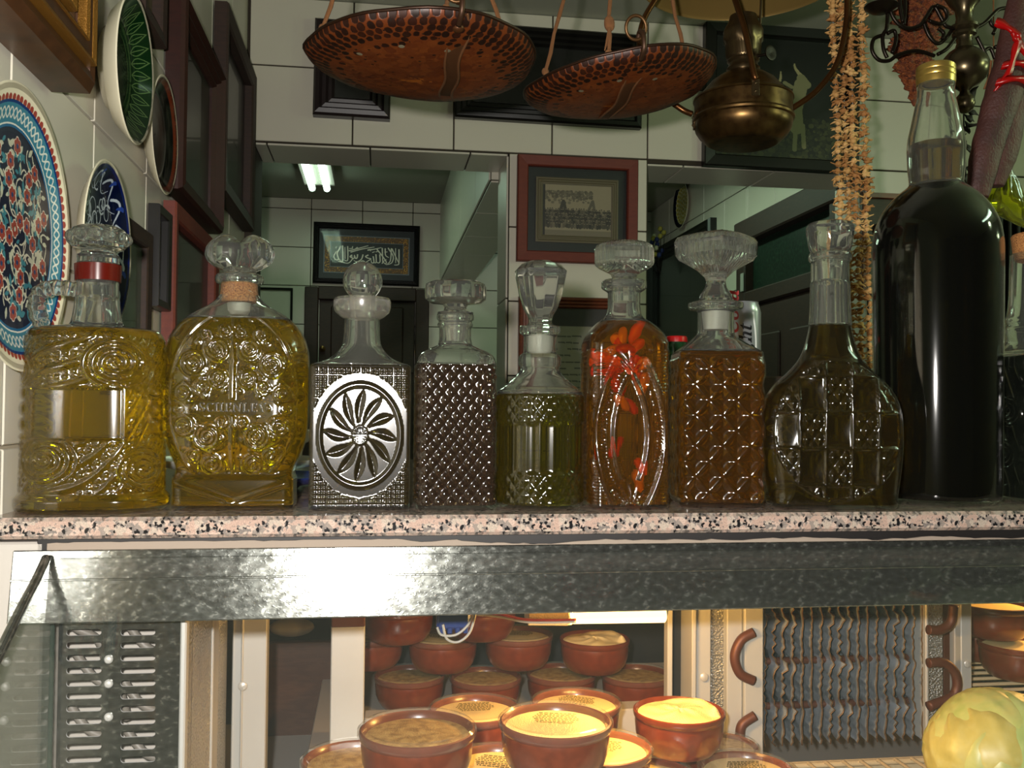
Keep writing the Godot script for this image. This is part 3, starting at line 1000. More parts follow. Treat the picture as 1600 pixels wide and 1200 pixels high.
func calligraphy_on_cloth() -> Image:
	var im := blank(1220, 640, Color(0.02, 0.05, 0.09))
	im.blit_rect(calligraphy(), Rect2i(0, 0, 1100, 480), Vector2i(60, 84))
	return im

func murky(sd: int) -> Image:
	var im := blank(256, 256, Color(0.025, 0.028, 0.022))
	var r := RandomNumberGenerator.new()
	r.seed = sd
	for k in 500:
		var x := r.randf_range(0, 256)
		var y := 60 + r.randf() * 190
		stroke(im, [Vector2(x, y), Vector2(x + r.randf_range(-6, 6), y - r.randf_range(4, 40))], r.randf_range(1, 4), Color(0.025, 0.03, 0.02).lerp(Color(0.11, 0.13, 0.07), r.randf() * y / 256))
	return im

func plate(called: String, label: String, kind: int, dia: float, at: Vector3, facing: Vector3, thick := 0.03, tilt := 0.0) -> Node3D:
	var t := thing(called, label, "plate", at)
	t.basis = Basis(Vector3.UP.cross(facing), Vector3.UP, facing) * Basis(Vector3.RIGHT, tilt)
	var r := dia / 2
	var b := MB.new()
	var turn := Basis(Vector3.RIGHT, PI / 2)
	b.xf = Transform3D(turn, Vector3.ZERO)
	# y of the profile is the distance from the wall
	b.lathe([Vector2(0, 0.002), Vector2(r * 0.5, 0.002), Vector2(r * 0.56, 0.004), Vector2(r * 0.62, thick * 0.3), Vector2(r * 0.8, thick * 0.45), Vector2(r * 0.97, thick * 0.86), Vector2(r, thick * 0.96), Vector2(r * 0.985, thick), Vector2(r * 0.95, thick * 0.97)], 72)
	part("body", b, M.porcelain, t)
	b = MB.new()
	var rows := []
	var uvs := []
	for q in [[0.985, 1.0], [0.95, 0.97], [0.8, 0.62], [0.74, 0.5], [0.66, 0.42], [0.4, 0.38], [0.02, 0.37]]:
		var row := PackedVector3Array()
		var uv := []
		for k in 72:
			var a := TAU * k / 72
			row.append(Vector3(cos(a) * r * q[0], sin(a) * r * q[0], thick * q[1]))
			uv.append(Vector2(0.5 + 0.5 * q[0] * cos(a), 0.5 - 0.5 * q[0] * sin(a)))
		uv.append(uv[0])
		rows.append(row)
		uvs.append(uv)
	b.grid(rows, true, false, 1, uvs)
	part("painted_face", b, print_mat(plate_print(kind), 0.16), t)
	return t

func build_left_wall() -> void:
	var f := Vector3(1, 0, 0)
	var gilt := bump(mat(Color(0.55, 0.38, 0.14), 0.35, 0.7), tex.fine, 0.1)
	tri(gilt, Vector3(30, 30, 30))
	plate("round_plate", "large round plate with red flowers on navy and a braided turquoise border", 0, 0.28, Vector3(-0.3605, 1.523, -0.984), f, 0.015)
	plate("green_plate", "round dark green plate with leaf rim and thick cream edge", 1, 0.19, Vector3(-0.356, 1.79, -1.285), f, 0.038, 0.02)
	plate("blue_plate", "cobalt blue plate with white scrolls hanging behind the handled decanter", 2, 0.205, Vector3(-0.351, 1.545, -1.203), f, 0.026)
	plate("brown_plate", "brown rimmed plate with nearly black centre, smallest on the left wall", 3, 0.182, Vector3(-0.358, 1.772, -1.525), f, 0.026)
	var dark_pic := mat(Color(0.1, 0.12, 0.1), 0.3)
	var gf := picture("gilt_frame", "carved gilt and brown picture frame at the top left corner", Vector3(-0.357, 1.942, -0.835), f, 0.5, 0.5, 0.075, 0.05, wood(Color(0.17, 0.095, 0.05), Color(0.27, 0.16, 0.08), 93, 0.35), mat(Color(0.07, 0.06, 0.04), 0.4), "carved")
	for q in [[0.455, 0.007, 0.03, 0.053], [0.415, 0.005, 0.03, 0.0515], [0.372, 0.008, 0.02, 0.045]]:
		var slip := []
		for p in MOULD["plain"]: slip.append(Vector2(p.x * q[1], q[2] + p.y * (q[3] - q[2])))
		part("gilt_slip", frame_mesh(q[0], q[0], slip), gilt, gf)
	picture("thin_frame", "thin dark brown frame with gold slip right of the green plate", Vector3(-0.357, 2.035, -1.465), f, 0.14, 0.25, 0.022, 0.022, M.dark_wood, mat(Color(0.3, 0.26, 0.18), 0.5), "plain")
	picture("big_glazed_picture", "large glazed dark picture with red brown frame right of the brown plate", Vector3(-0.357, 1.88, -1.835), f, 0.42, 0.336, 0.04, 0.034, wood(Color(0.13, 0.045, 0.03), Color(0.19, 0.065, 0.04), 91, 0.45), dark_pic, "step")
	picture("corner_picture", "dark picture in the corner beside the opening to the back room", Vector3(-0.357, 2.015, -2.31), f, 0.47, 0.41, 0.035, 0.03, M.dark_wood, print_mat(murky(21), 0.35), "plain")
	picture("red_frame", "reddish wooden frame with gold beading, standing proud above the scalloped stopper", Vector3(-0.357, 1.528, -1.845), f, 0.43, 0.33, 0.03, 0.022, M.red_wood, print_mat(murky(22), 0.35), "plain")
	picture("narrow_black_frame", "narrow black framed picture between the blue plate and the red wooden frame", Vector3(-0.357, 1.586, -1.572), f, 0.09, 0.16, 0.014, 0.018, M.black_wood, mat(Color(0.2, 0.19, 0.15), 0.4), "plain")
	picture("mirror_frame", "dark wooden framed glass with painted greenish reflections behind the blue plate", Vector3(-0.3595, 1.49, -1.42), f, 0.2, 0.25, 0.025, 0.013, M.dark_wood, mat(Color(0.22, 0.27, 0.21), 0.25), "plain")  # the greenish reflections are put into the print colour

func build_back_wall_things() -> void:
	var f := Vector3(0, 0, 1)
	var z := -2.594
	var P := func(px: float, py: float) -> Vector3:
		var p := on_z(px, py, 2.56)
		return Vector3(p.x, p.y, z)
	var size := func(x0: float, y0: float, x1: float, y1: float) -> Vector2:
		var s := px_at(on_z((x0 + x1) / 2, (y0 + y1) / 2, 2.56))
		return Vector2((x1 - x0) * s * 0.97, (y1 - y0) * s)
	# the old group photograph in a double frame
	var q: Vector2 = size.call(805, 243, 1004, 410)
	var t := picture("photo_frame", "red brown wooden frame round an old black and white group photograph on the pillar", P.call(905, 326), f, q.x, q.y, 0.03, 0.025, M.red_wood, mat(Color(0.075, 0.095, 0.095), 0.45), "plain", "picture", true, -0.004)
	var pr := []
	for p in MOULD["carved"]: pr.append(Vector2(p.x * 0.02, 0.005 + p.y * 0.004))
	part("mount", frame_mesh(0.235, 0.182, pr), mat(Color(0.34, 0.31, 0.23), 0.5, 0.2), t)
	part("photograph", card(0.197, 0.146, 0.0056), print_mat(group_photo(), 0.5), t)
	# below it a frame with a written sheet
	q = size.call(808, 463, 1007, 640)
	var sheet := blank(256, 200, Color(0.5, 0.48, 0.42))
	sheet.fill_rect(Rect2i(0, 0, 256, 40), Color(0.11, 0.075, 0.075))
	var r := RandomNumberGenerator.new()
	r.seed = 5
	for row in 9:
		var x := 40.0
		while x < 215:
			var w := r.randf_range(6, 22)
			if r.randf() < 0.8: stroke(sheet, [Vector2(x, 62 + row * 14 + r.randf_range(-1, 1)), Vector2(x + w, 62 + row * 14)], 1.3, Color(0.27, 0.26, 0.23))
			x += w + 5
	picture("certificate_frame", "gold edged brown frame with a pale written sheet under the group photograph", P.call(907, 552), f, q.x, q.y, 0.03, 0.03, M.brown_wood, print_mat(sheet, 0.5), "step")
	# dark frames behind the copper pans
	q = size.call(490, 30, 613, 182)
	picture("plum_frame", "dark plum coloured stepped frame half hidden by the larger copper pan", P.call(551, 106), f, q.x, q.y, 0.055, 0.04, M.plum_wood, mat(Color(0.05, 0.05, 0.045), 0.3), "step", "picture", true, -0.012)
	q = size.call(708, 40, 1015, 190)
	picture("long_dark_frame", "long dark frame with thin gold line behind both copper pans", P.call(861, 115), f, q.x, q.y, 0.05, 0.03, M.black_wood, mat(Color(0.045, 0.04, 0.035), 0.35), "step", "picture", true, -0.01)
	# the painting of the cows
	q = size.call(1094, 40, 1357, 268)
	picture("cow_painting", "dark framed painting of two pale horned cows behind the brass oil lamp", P.call(1226, 150), f, q.x, q.y, 0.035, 0.03, M.black_wood, print_mat(cow_painting(), 0.5), "plain", "picture", false, -0.008)
	# carved board at the right
	q = size.call(1362, 290, 1432, 470)
	var cb := picture("carved_board", "reddish wooden board with a dark carved figure behind the big dark bottle", P.call(1400, 380), f, 0.19, 0.3, 0.016, 0.02, M.brown_wood, wood(Color(0.13, 0.075, 0.04), Color(0.2, 0.12, 0.07), 77, 0.5), "plain", "board", false)
	var b := MB.new()
	b.ball(Vector3(-0.03, 0.03, 0.008), Vector3(0.028, 0.045, 0.008), 20, 10, func(d: Vector3) -> float: return 0.8 + 0.2 * sin(3.0 * atan2(d.y, d.x)))
	part("carving", b, mat(Color(0.1, 0.045, 0.04), 0.6), cb)
	# black slatted heater panel
	var hp: Vector3 = P.call(1600, 430)
	var ht := thing("slatted_panel", "black panel of narrow vertical slats at the right edge below the plastic bag", "heater", Vector3(hp.x + 0.02, hp.y, z))
	b = MB.new()
	b.cbox(Vector3(0, -0.05, 0.01), Vector3(0.34, 0.5, 0.02), 0.003)
	part("back_plate", b, M.dark, ht)
	for k in 12:
		b = MB.new()
		b.cbox(Vector3(-0.154 + k * 0.028, -0.05, 0.03), Vector3(0.012, 0.47, 0.03), 0.003)
		part("slat", b, mat(Color(0.09, 0.085, 0.075), 0.35), ht)

# ---------------------------------------------------------------- the cold case under the counter
func screw(parent: Node3D, at: Vector3, r := 0.007) -> void:
	var b := MB.new()
	b.lathe([Vector2(0, 0), Vector2(r, 0), Vector2(r, 0.0015), Vector2(r * 0.7, 0.003), Vector2(0, 0.0035)], 14)
	var m := part("screw", b, M.alu, parent)
	m.transform = Transform3D(Basis(Vector3.RIGHT, PI / 2), at)

const PROFILE := [Vector2(0.951, 1.206), Vector2(0.925, 1.19), Vector2(0.89, 1.172), Vector2(0.855, 1.152), Vector2(0.825, 1.134), Vector2(0.79, 1.107), Vector2(0.757, 1.07), Vector2(0.733, 1.03), Vector2(0.715, 0.98), Vector2(0.704, 0.91), Vector2(0.7, 0.76)]
func build_case() -> void:
	var b := MB.new()
	b.cbox(Vector3(0.62, TOP - 0.01025, -1.475), Vector3(1.97, 0.0205, 1.05), 0.0035)
	single("granite_countertop", b, M.granite, "pink, grey and black speckled granite countertop carrying the row of bottles", "countertop")

	var t := thing("display_case", "stainless steel and glass cold display case under the granite counter", "display case", Vector3.ZERO)
	# dark strip standing for the shaded gap, its crust of mortar, steel band below
	b = MB.new()
	b.cbox(Vector3(0.64, TOP - 0.027, -0.975), Vector3(1.92, 0.0135, 0.03), 0.001)
	part("gap_shade_strip", b, mat(Color(0.06, 0.045, 0.04), 0.6), t)
	var r := RandomNumberGenerator.new()
	r.seed = 2
	var edge := PackedVector2Array()
	edge.append(Vector2(-0.31, TOP - 0.034))
	edge.append(Vector2(1.6, TOP - 0.034))
	var x := 1.6
	var hgt := 0.006
	while x > -0.31:
		hgt = clampf(hgt + r.randf_range(-0.0012, 0.0012), 0.003, 0.0095)
		if x < 0.15: hgt = clampf(hgt + 0.0004, 0.003, 0.0105)
		edge.append(Vector2(x, TOP - 0.034 + hgt))
		x -= r.randf_range(0.004, 0.012)
	b = MB.new()
	b.prism(edge, -0.961, -0.957)
	part("mortar_bead", b, mat(Color(0.52, 0.47, 0.42), 0.8), t)
	var top_y := TOP - 0.033
	var low := on_z(560, 963, 0.943)
	var steel_len := top_y - low.y
	b = MB.new()
	b.cbox(Vector3.ZERO, Vector3(1.93, steel_len + 0.004, 0.004), 0.0012)
	b.cbox(Vector3(0, -steel_len / 2, -0.012), Vector3(1.93, 0.003, 0.026), 0.001)
	var band := part("steel_band", b, M.steel, t)
	band.transform = Transform3D(Basis(Vector3.RIGHT, -deg_to_rad(10.0)), Vector3(0.625, (top_y + low.y) / 2, -0.9515))
	b = MB.new()
	b.cbox(Vector3.ZERO, Vector3(1.93, 0.0022, 0.0016), 0.0006)
	part("pressed_line", b, M.steel, band).position = Vector3(0, 0.006, 0.0022)
	# white end panel against the wall
	b = MB.new()
	b.cbox(Vector3(-0.3385, 0.61, -1.0), Vector3(0.05, 1.22, 0.08), 0.002)
	part("end_panel", b, M.white_panel, t)
	# bent side glass with its steel edge, and the sloping front glass
	var prof := PROFILE
	var poly := PackedVector2Array()
	for p in prof: poly.append(Vector2(-p.x, p.y))
	poly.append(Vector2(-0.972, 0.76))
	poly.append(Vector2(-0.972, 1.206))
	b = MB.new()
	b.xf = Transform3D(Basis(Vector3(0, 0, 1), Vector3.UP, Vector3(-1, 0, 0)), Vector3(-0.308, 0, 0))
	b.prism(poly, -0.002, 0.002)
	part("side_glass", b, pane(0.03, 0.3, 1.0, Color(0.4, 0.46, 0.41)), t)
	var path := []
	for p in prof: path.append(Vector3(-0.308, p.y, -p.x))
	b = MB.new()
	b.tube(smooth(path, 4), 0.0045, 10)
	part("edge_trim", b, M.steel, t)
	b = MB.new()
	b.cbox(Vector3(-0.308, 0.98, -0.972), Vector3(0.004, 0.45, 0.004), 0.001)
	part("glass_edge", b, mat(Color(0.2, 0.27, 0.24), 0.15), t)
	b = MB.new()
	var sheet := []
	for gx in [-0.3, 1.6]:
		var row := PackedVector3Array()
		var outer := smooth(path, 5)
		for p in outer: row.append(Vector3(gx, p.y, p.z))
		outer.reverse()
		for p in outer: row.append(Vector3(gx, p.y - 0.003, p.z - 0.002))
		sheet.append(row)
	b.grid(sheet, true)
	part("front_glass", b, pane(0.0, 0.006, 0.35), t)
	# slotted steel panel of the machine compartment: holes cut right through
	var grille := CSGBox3D.new()
	grille.name = "slotted_panel"
	grille.size = Vector3(0.118, 0.5, 0.002)
	grille.material = M.steel
	t.add_child(grille)
	var pc := on_z(188, 1080, 0.985)
	grille.position = Vector3(-0.247, 0.97, -0.985)
	var s := px_at(pc)
	var outline := PackedVector2Array()
	var hw := 28.0 * s * 0.93
	var hh := 4.9 * s
	for k in 9: outline.append(Vector2(hw - hh + hh * cos(-PI / 2 + PI * k / 8), hh * sin(-PI / 2 + PI * k / 8)))
	for k in 9: outline.append(Vector2(-hw + hh + hh * cos(PI / 2 + PI * k / 8), hh * sin(PI / 2 + PI * k / 8)))
	for col in [131.5, 216.0]:
		for k in 15:
			var p := on_z(col, 968.0 + k * 19.8, 0.985)
			var hole := CSGPolygon3D.new()
			hole.name = "slot"
			hole.polygon = outline
			hole.depth = 0.02
			hole.operation = CSGShape3D.OPERATION_SUBTRACTION
			hole.position = Vector3(p.x, p.y, -0.985) - grille.position + Vector3(0, 0, 0.01)
			grille.add_child(hole, true)
	for c in [[170, 1030], [170, 1068], [170, 1120]]:
		screw(t, on_z(c[0], c[1], 0.984), 0.0042)
	b = MB.new()
	b.cbox(Vector3(-0.285, 0.97, -1.04), Vector3(0.19, 0.5, 0.004), 0.001)
	part("inner_panel", b, M.white_panel, t)
	for q in [[118, 970, 1040], [228, 1000, 1010], [222, 1090, 1005], [140, 1130, 1060], [226, 1165, 1040], [150, 1050, 1075]]:
		b = MB.new()
		var c := on_z(q[0], q[1], 1.01)
		b.tube(smooth([c + Vector3(-0.02, 0.02, 0), c + Vector3(0, -0.004, 0.006), c + Vector3(0.022, -0.02, 0), c + Vector3(0.03, -0.05, -0.005)], 5), 0.0045, 8)
		part("cable", b, mat(Color(0.42, 0.4, 0.37), 0.5), t)
	# liner between the compartments: embossed sheet, edge strips, stucco sheet
	var box := func(called: String, x0: float, x1: float, y0: float, y1: float, z0: float, z1: float, m: Material, bev := 0.0015) -> MeshInstance3D:
		var k := MB.new()
		k.cbox(Vector3((x0 + x1) / 2, (y0 + y1) / 2, -(z0 + z1) / 2), Vector3(x1 - x0, y1 - y0, z1 - z0), bev)
		return part(called, k, m, t)
	box.call("corner_strip", -0.19, -0.184, 0.72, 1.19, 0.975, 0.99, M.alu)
	box.call("embossed_liner", -0.196, -0.19, 0.72, 1.19, 0.99, 1.16, M.stucco)
	box.call("edge_strip", -0.197, -0.188, 0.72, 1.15, 1.16, 1.2, M.alu)
	box.call("stucco_liner", -0.215, -0.208, 0.72, 1.15, 1.2, 1.4, M.stucco)
	# posts along the opening to the service side
	var X := func(px: float, z: float) -> float: return on_z(px, 1080, z).x
	box.call("post", X.call(362, 1.4), X.call(416, 1.4), 0.74, 1.1, 1.4, 1.43, M.alu)
	box.call("post_rib", X.call(376, 1.4), X.call(380, 1.4), 0.74, 1.1, 1.395, 1.4, M.alu)
	screw(t, on_z(379, 1072, 1.393), 0.0065)
	box.call("post", X.call(516, 1.4), X.call(569, 1.4), 0.74, 1.1, 1.4, 1.43, M.alu)
	box.call("post_cap", X.call(516, 1.39), X.call(569, 1.39), 1.035, 1.05, 1.39, 1.4, M.copper_tube)
	box.call("thin_post", X.call(1043, 1.4), X.call(1051, 1.4), 0.74, 1.1, 1.4, 1.42, M.alu)
	box.call("dark_strip", X.call(1052, 1.44), X.call(1080, 1.44), 0.74, 1.1, 1.44, 1.46, M.dark)  # dark upright strip beside the thin post
	box.call("door_stile", X.call(1076, 1.4), X.call(1083, 1.4), 0.74, 1.1, 1.385, 1.44, M.alu)
	box.call("door_strip", X.call(1086, 1.4), X.call(1110, 1.4), 0.74, 1.1, 1.398, 1.44, M.alu)
	box.call("door_stucco", X.call(1110, 1.41), X.call(1134, 1.41), 0.74, 1.1, 1.41, 1.44, M.stucco)
	box.call("door_flange", X.call(1134, 1.4), X.call(1158, 1.4), 0.74, 1.1, 1.395, 1.44, M.alu)
	box.call("door_flange", X.call(1159, 1.4), X.call(1188, 1.4), 0.74, 1.1, 1.388, 1.44, M.alu)
	screw(t, on_z(1100, 1058, 1.395), 0.0065)
	box.call("sill_rail", X.call(569, 1.46), X.call(1045, 1.46), 0.79, on_z(800, 1108, 1.46).y, 1.44, 1.48, M.white_panel)
	box.call("service_shelf", -0.1, 0.62, 0.806, 0.825, 1.5, 1.93, M.white_panel)
	box.call("back_wall", -0.36, 1.6, 0.6, 1.2, 1.96, 1.985, M.dark)
	box.call("floor_pan", -0.36, 1.6, 0.7, 0.72, 0.8, 1.96, M.alu)
	# brown panel and pale round seen in the gap between the first posts
	box.call("brown_panel", -0.21, -0.055, 0.6, on_z(470, 1000, 1.9).y, 1.88, 1.9, wood(Color(0.23, 0.13, 0.09), Color(0.3, 0.19, 0.13), 19, 0.6))
	b = MB.new()
	var bc := on_z(456, 980, 1.85)
	b.ball(bc, Vector3(0.042, 0.017, 0.03), 20, 10)
	part("pale_round", b, M.white_plastic, t)
	# the evaporator: crinkled fins on copper tubes
	var ev := MB.new()
	var ex0: float = X.call(1190, 1.4)
	var ex1: float = X.call(1447, 1.4)
	var ey0 := on_z(1320, 1163, 1.4).y
	ev.cbox(Vector3((ex0 + ex1) / 2, (ey0 + 1.09) / 2, -1.47), Vector3(ex1 - ex0, 1.09 - ey0, 0.01), 0.001)
	var evap := part("evaporator", ev, mat(Color(0.2, 0.22, 0.24), 0.35, 0.6), t)
	var fin_m := mat(Color(0.68, 0.71, 0.74), 0.3, 0.3)
	var fin_edge := mat(Color(0.45, 0.34, 0.22), 0.45, 0.7)
	var nf := 18
	for k in nf:
		var fx := lerpf(ex0 + 0.006, ex1 - 0.004, float(k) / (nf - 1))
		var rows := []
		var line := []
		for j in 45:
			var y := lerpf(ey0, 1.09, j / 44.0)
			var w := 0.0016 * sin(y * 520.0 + k * 1.7) + 0.0012 * sin(y * 190.0 + k)
			# collars round the tubes push the sheet sideways
			for ty in [0.885, 0.955, 1.025]:
				w += 0.0045 * exp(-pow((y - ty) / 0.008, 2.0))
			var row := PackedVector3Array()
			for i in 6:
				row.append(Vector3(fx + w * (1.0 + 0.6 * sin(i * 1.3 + k)) + i * 0.0022, y, -1.404 - i * 0.012))
			rows.append(row)
			line.append(row[0])
		b = MB.new()
		b.grid(rows, false, false, 1)
		part("fin", b, fin_m, evap)
		b = MB.new()
		b.tube(line, 0.0011, 5)
		part("fin_edge", b, fin_edge, evap)
	for ty in [0.885, 0.955, 1.025]:
		b = MB.new()
		b.tube([Vector3(ex0 - 0.01, ty, -1.44), Vector3(ex1 + 0.03, ty, -1.44)], 0.006, 10)
		part("tube", b, M.copper_tube, evap)
	box.call("evaporator_plate", X.call(1444, 1.4), X.call(1449, 1.4), ey0, 1.09, 1.395, 1.47, M.alu)
	for u in [[[1178, 988], [1158, 1000], [1148, 1026], [1156, 1052], [1178, 1064]], [[1180, 1118], [1160, 1132], [1156, 1150]], [[1450, 984], [1470, 984], [1486, 972], [1490, 945]], [[1450, 1036], [1476, 1036], [1494, 1056], [1490, 1086], [1450, 1104]]]:
		var pts := []
		for p in u: pts.append(on_z(p[0], p[1], 1.383))
		b = MB.new()
		b.tube(smooth(pts, 6), 0.0075, 12)
		part("copper_bend", b, M.copper_tube, t)
	box.call("stucco_side", X.call(1450, 1.42), X.call(1474, 1.42), 0.74, 1.1, 1.42, 1.44, M.stucco)
	box.call("dark_side", X.call(1474, 1.45), X.call(1495, 1.45), 0.74, 1.1, 1.45, 1.47, M.copper_tube)
	box.call("end_post", X.call(1502, 1.4), X.call(1519, 1.4), 0.74, 1.1, 1.4, 1.43, M.alu)
	box.call("sealing_strip", X.call(1492, 1.415), X.call(1501, 1.415), 0.74, 1.1, 1.415, 1.43, M.white_panel)
	screw(t, on_z(1511, 1037, 1.394), 0.006)
	# wire rack that carries the bowls
	var ry := 0.82
	var rk := thing("wire_rack", "cream coated wire rack of thin rods under the bowls and the cabbage", "rack", Vector3.ZERO)
	var cr := mat(Color(0.75, 0.68, 0.54), 0.35)
	for z in [0.87, 1.12, 1.375]:
		b = MB.new()
		b.tube([Vector3(-0.17, ry - 0.006, -z), Vector3(1.35, ry - 0.006, -z)], 0.0045, 10)
		part("cross_bar", b, cr, rk)
	b = MB.new()
	b.cbox(Vector3(0.59, ry - 0.014, -1.386), Vector3(1.52, 0.02, 0.006), 0.002)
	part("back_rail", b, cr, rk)
	for k in 54:
		b = MB.new()
		var rx := -0.16 + k * 0.028
		b.tube([Vector3(rx, ry - 0.001, -0.86), Vector3(rx, ry - 0.001, -1.37), Vector3(rx, ry - 0.008, -1.38)], 0.0026, 7)
		part("rod", b, cr, rk)
	var r2 := thing("side_rack", "wire shelf at the far right under the unlidded clay bowls", "rack", Vector3.ZERO)
	for k in 12:
		b = MB.new()
		b.tube([Vector3(0.96, 0.902, -1.36 - k * 0.032), Vector3(1.6, 0.902, -1.36 - k * 0.032)], 0.003, 7)
		part("rod", b, cr, r2)
	b = MB.new()
	b.tube([Vector3(0.97, 0.896, -1.34), Vector3(0.97, 0.896, -1.73)], 0.0035, 8)
	part("cross_bar", b, cr, r2)
	# the warm lamp tube, with holder, wires and blue connector
	var a0 := on_z(893, 964, 1.16)
	var a1 := on_z(1040, 962, 1.16)
	warm_tube("warm_lamp", "glowing warm tube lamp under the steel band above the clay bowls", a0, a1, 0.5)
	warm_tube("unseen_side_lamp", "unseen warm tube lamp lighting the unlidded bowls at the right edge", Vector3(1.12, 1.12, -1.5), Vector3(1.42, 1.12, -1.5), 0.3)  # lamp out of view, placed to warm the bowls at the right edge
	var cn := thing("cable_connector", "blue cable connector with looped white wires under the steel band", "connector", Vector3.ZERO)
	b = MB.new()
	var cc := on_z(708, 968, 1.14)
	b.cbox(cc, Vector3(0.04, 0.022, 0.016), 0.003)
	for k in 4: b.cbox(cc + Vector3(-0.014 + k * 0.0095, -0.011, 0.004), Vector3(0.006, 0.008, 0.012), 0.001)
	part("block", b, mat(Color(0.03, 0.15, 0.38), 0.35), cn)
	for l in [[[683, 980], [690, 992], [712, 992], [730, 978], [738, 962]], [[692, 976], [698, 998], [716, 1003], [734, 988], [743, 958]]]:
		var pts := []
		for p in l: pts.append(on_z(p[0], p[1], 1.125))
		b = MB.new()
		b.tube(smooth(pts, 6), 0.0016, 8)
		part("white_wire", b, M.white_plastic, cn)
	var pts := []
	for p in [[738, 956], [780, 960], [820, 968], [860, 969], [900, 968]]: pts.append(on_z(p[0], p[1], 1.15))
	b = MB.new()
	b.tube(smooth(pts, 5), 0.0016, 8)
	part("red_wire", b, mat(Color(0.62, 0.12, 0.1), 0.4), cn)
	for k in pts.size(): pts[k] += Vector3(0, -0.0028, 0)
	b = MB.new()
	b.tube(smooth(pts, 5), 0.0016, 8)
	part("white_wire", b, M.white_plastic, cn)
	# half a cabbage
	cabbage()

func warm_tube(called: String, label: String, a0: Vector3, a1: Vector3, power: float) -> void:
	var t := thing(called, label, "lamp", (a0 + a1) / 2)
	var h := (a1 - a0) / 2
	var g := mat(Color(1, 0.95, 0.8), 0.3)
	g.emission_enabled = true
	g.emission = Color(1.0, 0.85, 0.55)
	g.emission_energy_multiplier = 3.5
	var b := MB.new()
	b.tube([-h, -h * 0.97, h * 0.97, h], [0.006, 0.0085, 0.0085, 0.006], 14)
	part("tube", b, g, t)
	b = MB.new()
	b.tube([-h * 1.9, -h * 1.1, -h], [0.0095, 0.0105, 0.009], 14)
	part("holder", b, M.cream, t)
	b = MB.new()
	b.tube([-h * 1.9, -h * 1.9 + Vector3(0, 0.05, 0)], 0.005, 10)
	b.tube([h, h + Vector3(0.004, 0.05, 0)], 0.003, 8)
	part("bracket", b, M.alu, t)
	for q in [-0.5, 0.5]:
		var l := OmniLight3D.new()
		l.name = "tube_light"
		l.position = h * q
		l.light_energy = power * 0.16
		l.light_color = Color(1.0, 0.76, 0.4)
		l.light_size = 0.007
		l.omni_range = 5.0
		l.omni_attenuation = 2.0
		l.shadow_enabled = true
		t.add_child(l, true)

func cabbage() -> void:
	var p := on_y(1562, 1168, 0.912)
	var t := thing("cabbage", "pale green cabbage with yellowing outer leaves lying on the wire rack", "cabbage", Vector3(p.x, 0.823, p.z))
	var cols := [Color(0.72, 0.68, 0.36), Color(0.64, 0.72, 0.42), Color(0.68, 0.7, 0.4), Color(0.7, 0.68, 0.38)]
	var b := MB.new()
	b.ball(Vector3(0, 0.084, 0), Vector3(0.098, 0.082, 0.085), 48, 32, func(d: Vector3) -> float: return 0.97 + 0.012 * sin(26.0 * atan2(d.y, d.x + 0.2) + 5.0 * d.z) * clampf(1.2 - absf(d.z), 0, 1) + 0.02 * sin(5.0 * d.x + 3.0 * d.y))
	var hm := mat(Color.WHITE, 0.42)
	hm.albedo_texture = noise_tex(81, 0.02, [Color(0.62, 0.7, 0.36), Color(0.74, 0.76, 0.46), Color(0.78, 0.74, 0.42)], FastNoiseLite.TYPE_SIMPLEX_SMOOTH, 4, 256)
	tri(hm, Vector3(7, 7, 7))
	part("heart", b, hm, t)
	for k in 4:
		var rows := []
		var ax := Basis.from_euler(Vector3([0.25, -0.1, 0.7, 0.15][k], [-0.9, 0.75, -0.1, 2.6][k], [0.5, -0.35, 0.1, 0.3][k]))
		for j in 40:
			var la := lerpf(-1.5, 1.15, j / 39.0)
			var row := PackedVector3Array()
			for i in 44:
				var u := i / 43.0 * 2 - 1
				var lo := u * 1.25
				var d := Vector3(cos(la) * sin(lo), sin(la), cos(la) * cos(lo))
				# ribs fan out from the stalk; the rim sinks into the head
				var rib := 0.016 * exp(-pow(u / 0.06, 2)) + 0.009 * maxf(0.0, sin(absf(u) * 22.0 - j * 0.42)) + 0.004 * sin(j * 0.7 + u * 5)
				var rim := maxf(pow(absf(u), 5.0), pow(maxf(0.0, (j / 39.0 - 0.55) / 0.45), 3.0)) * (0.8 + 0.3 * sin(u * 11.0 + k * 2.0 + j * 0.3))
				var q := ax * (d * (1.012 + 0.014 * k + rib - 0.11 * rim))
				row.append(Vector3(q.x * 0.098, maxf(0.002, 0.084 + q.y * 0.082), q.z * 0.085))
			rows.append(row)
		b = MB.new()
		b.grid(rows, false, false, 1)
		var lm := mat(cols[k], 0.4)
		lm.albedo_color = Color.WHITE
		lm.albedo_texture = noise_tex(84 + k, 0.015, [cols[k] * 0.9, cols[k], cols[k].lerp(Color(0.82, 0.82, 0.6), 0.6)], FastNoiseLite.TYPE_SIMPLEX_SMOOTH, 4, 256)
		tri(lm, Vector3(9, 9, 9))
		part("leaf", b, lm, t)

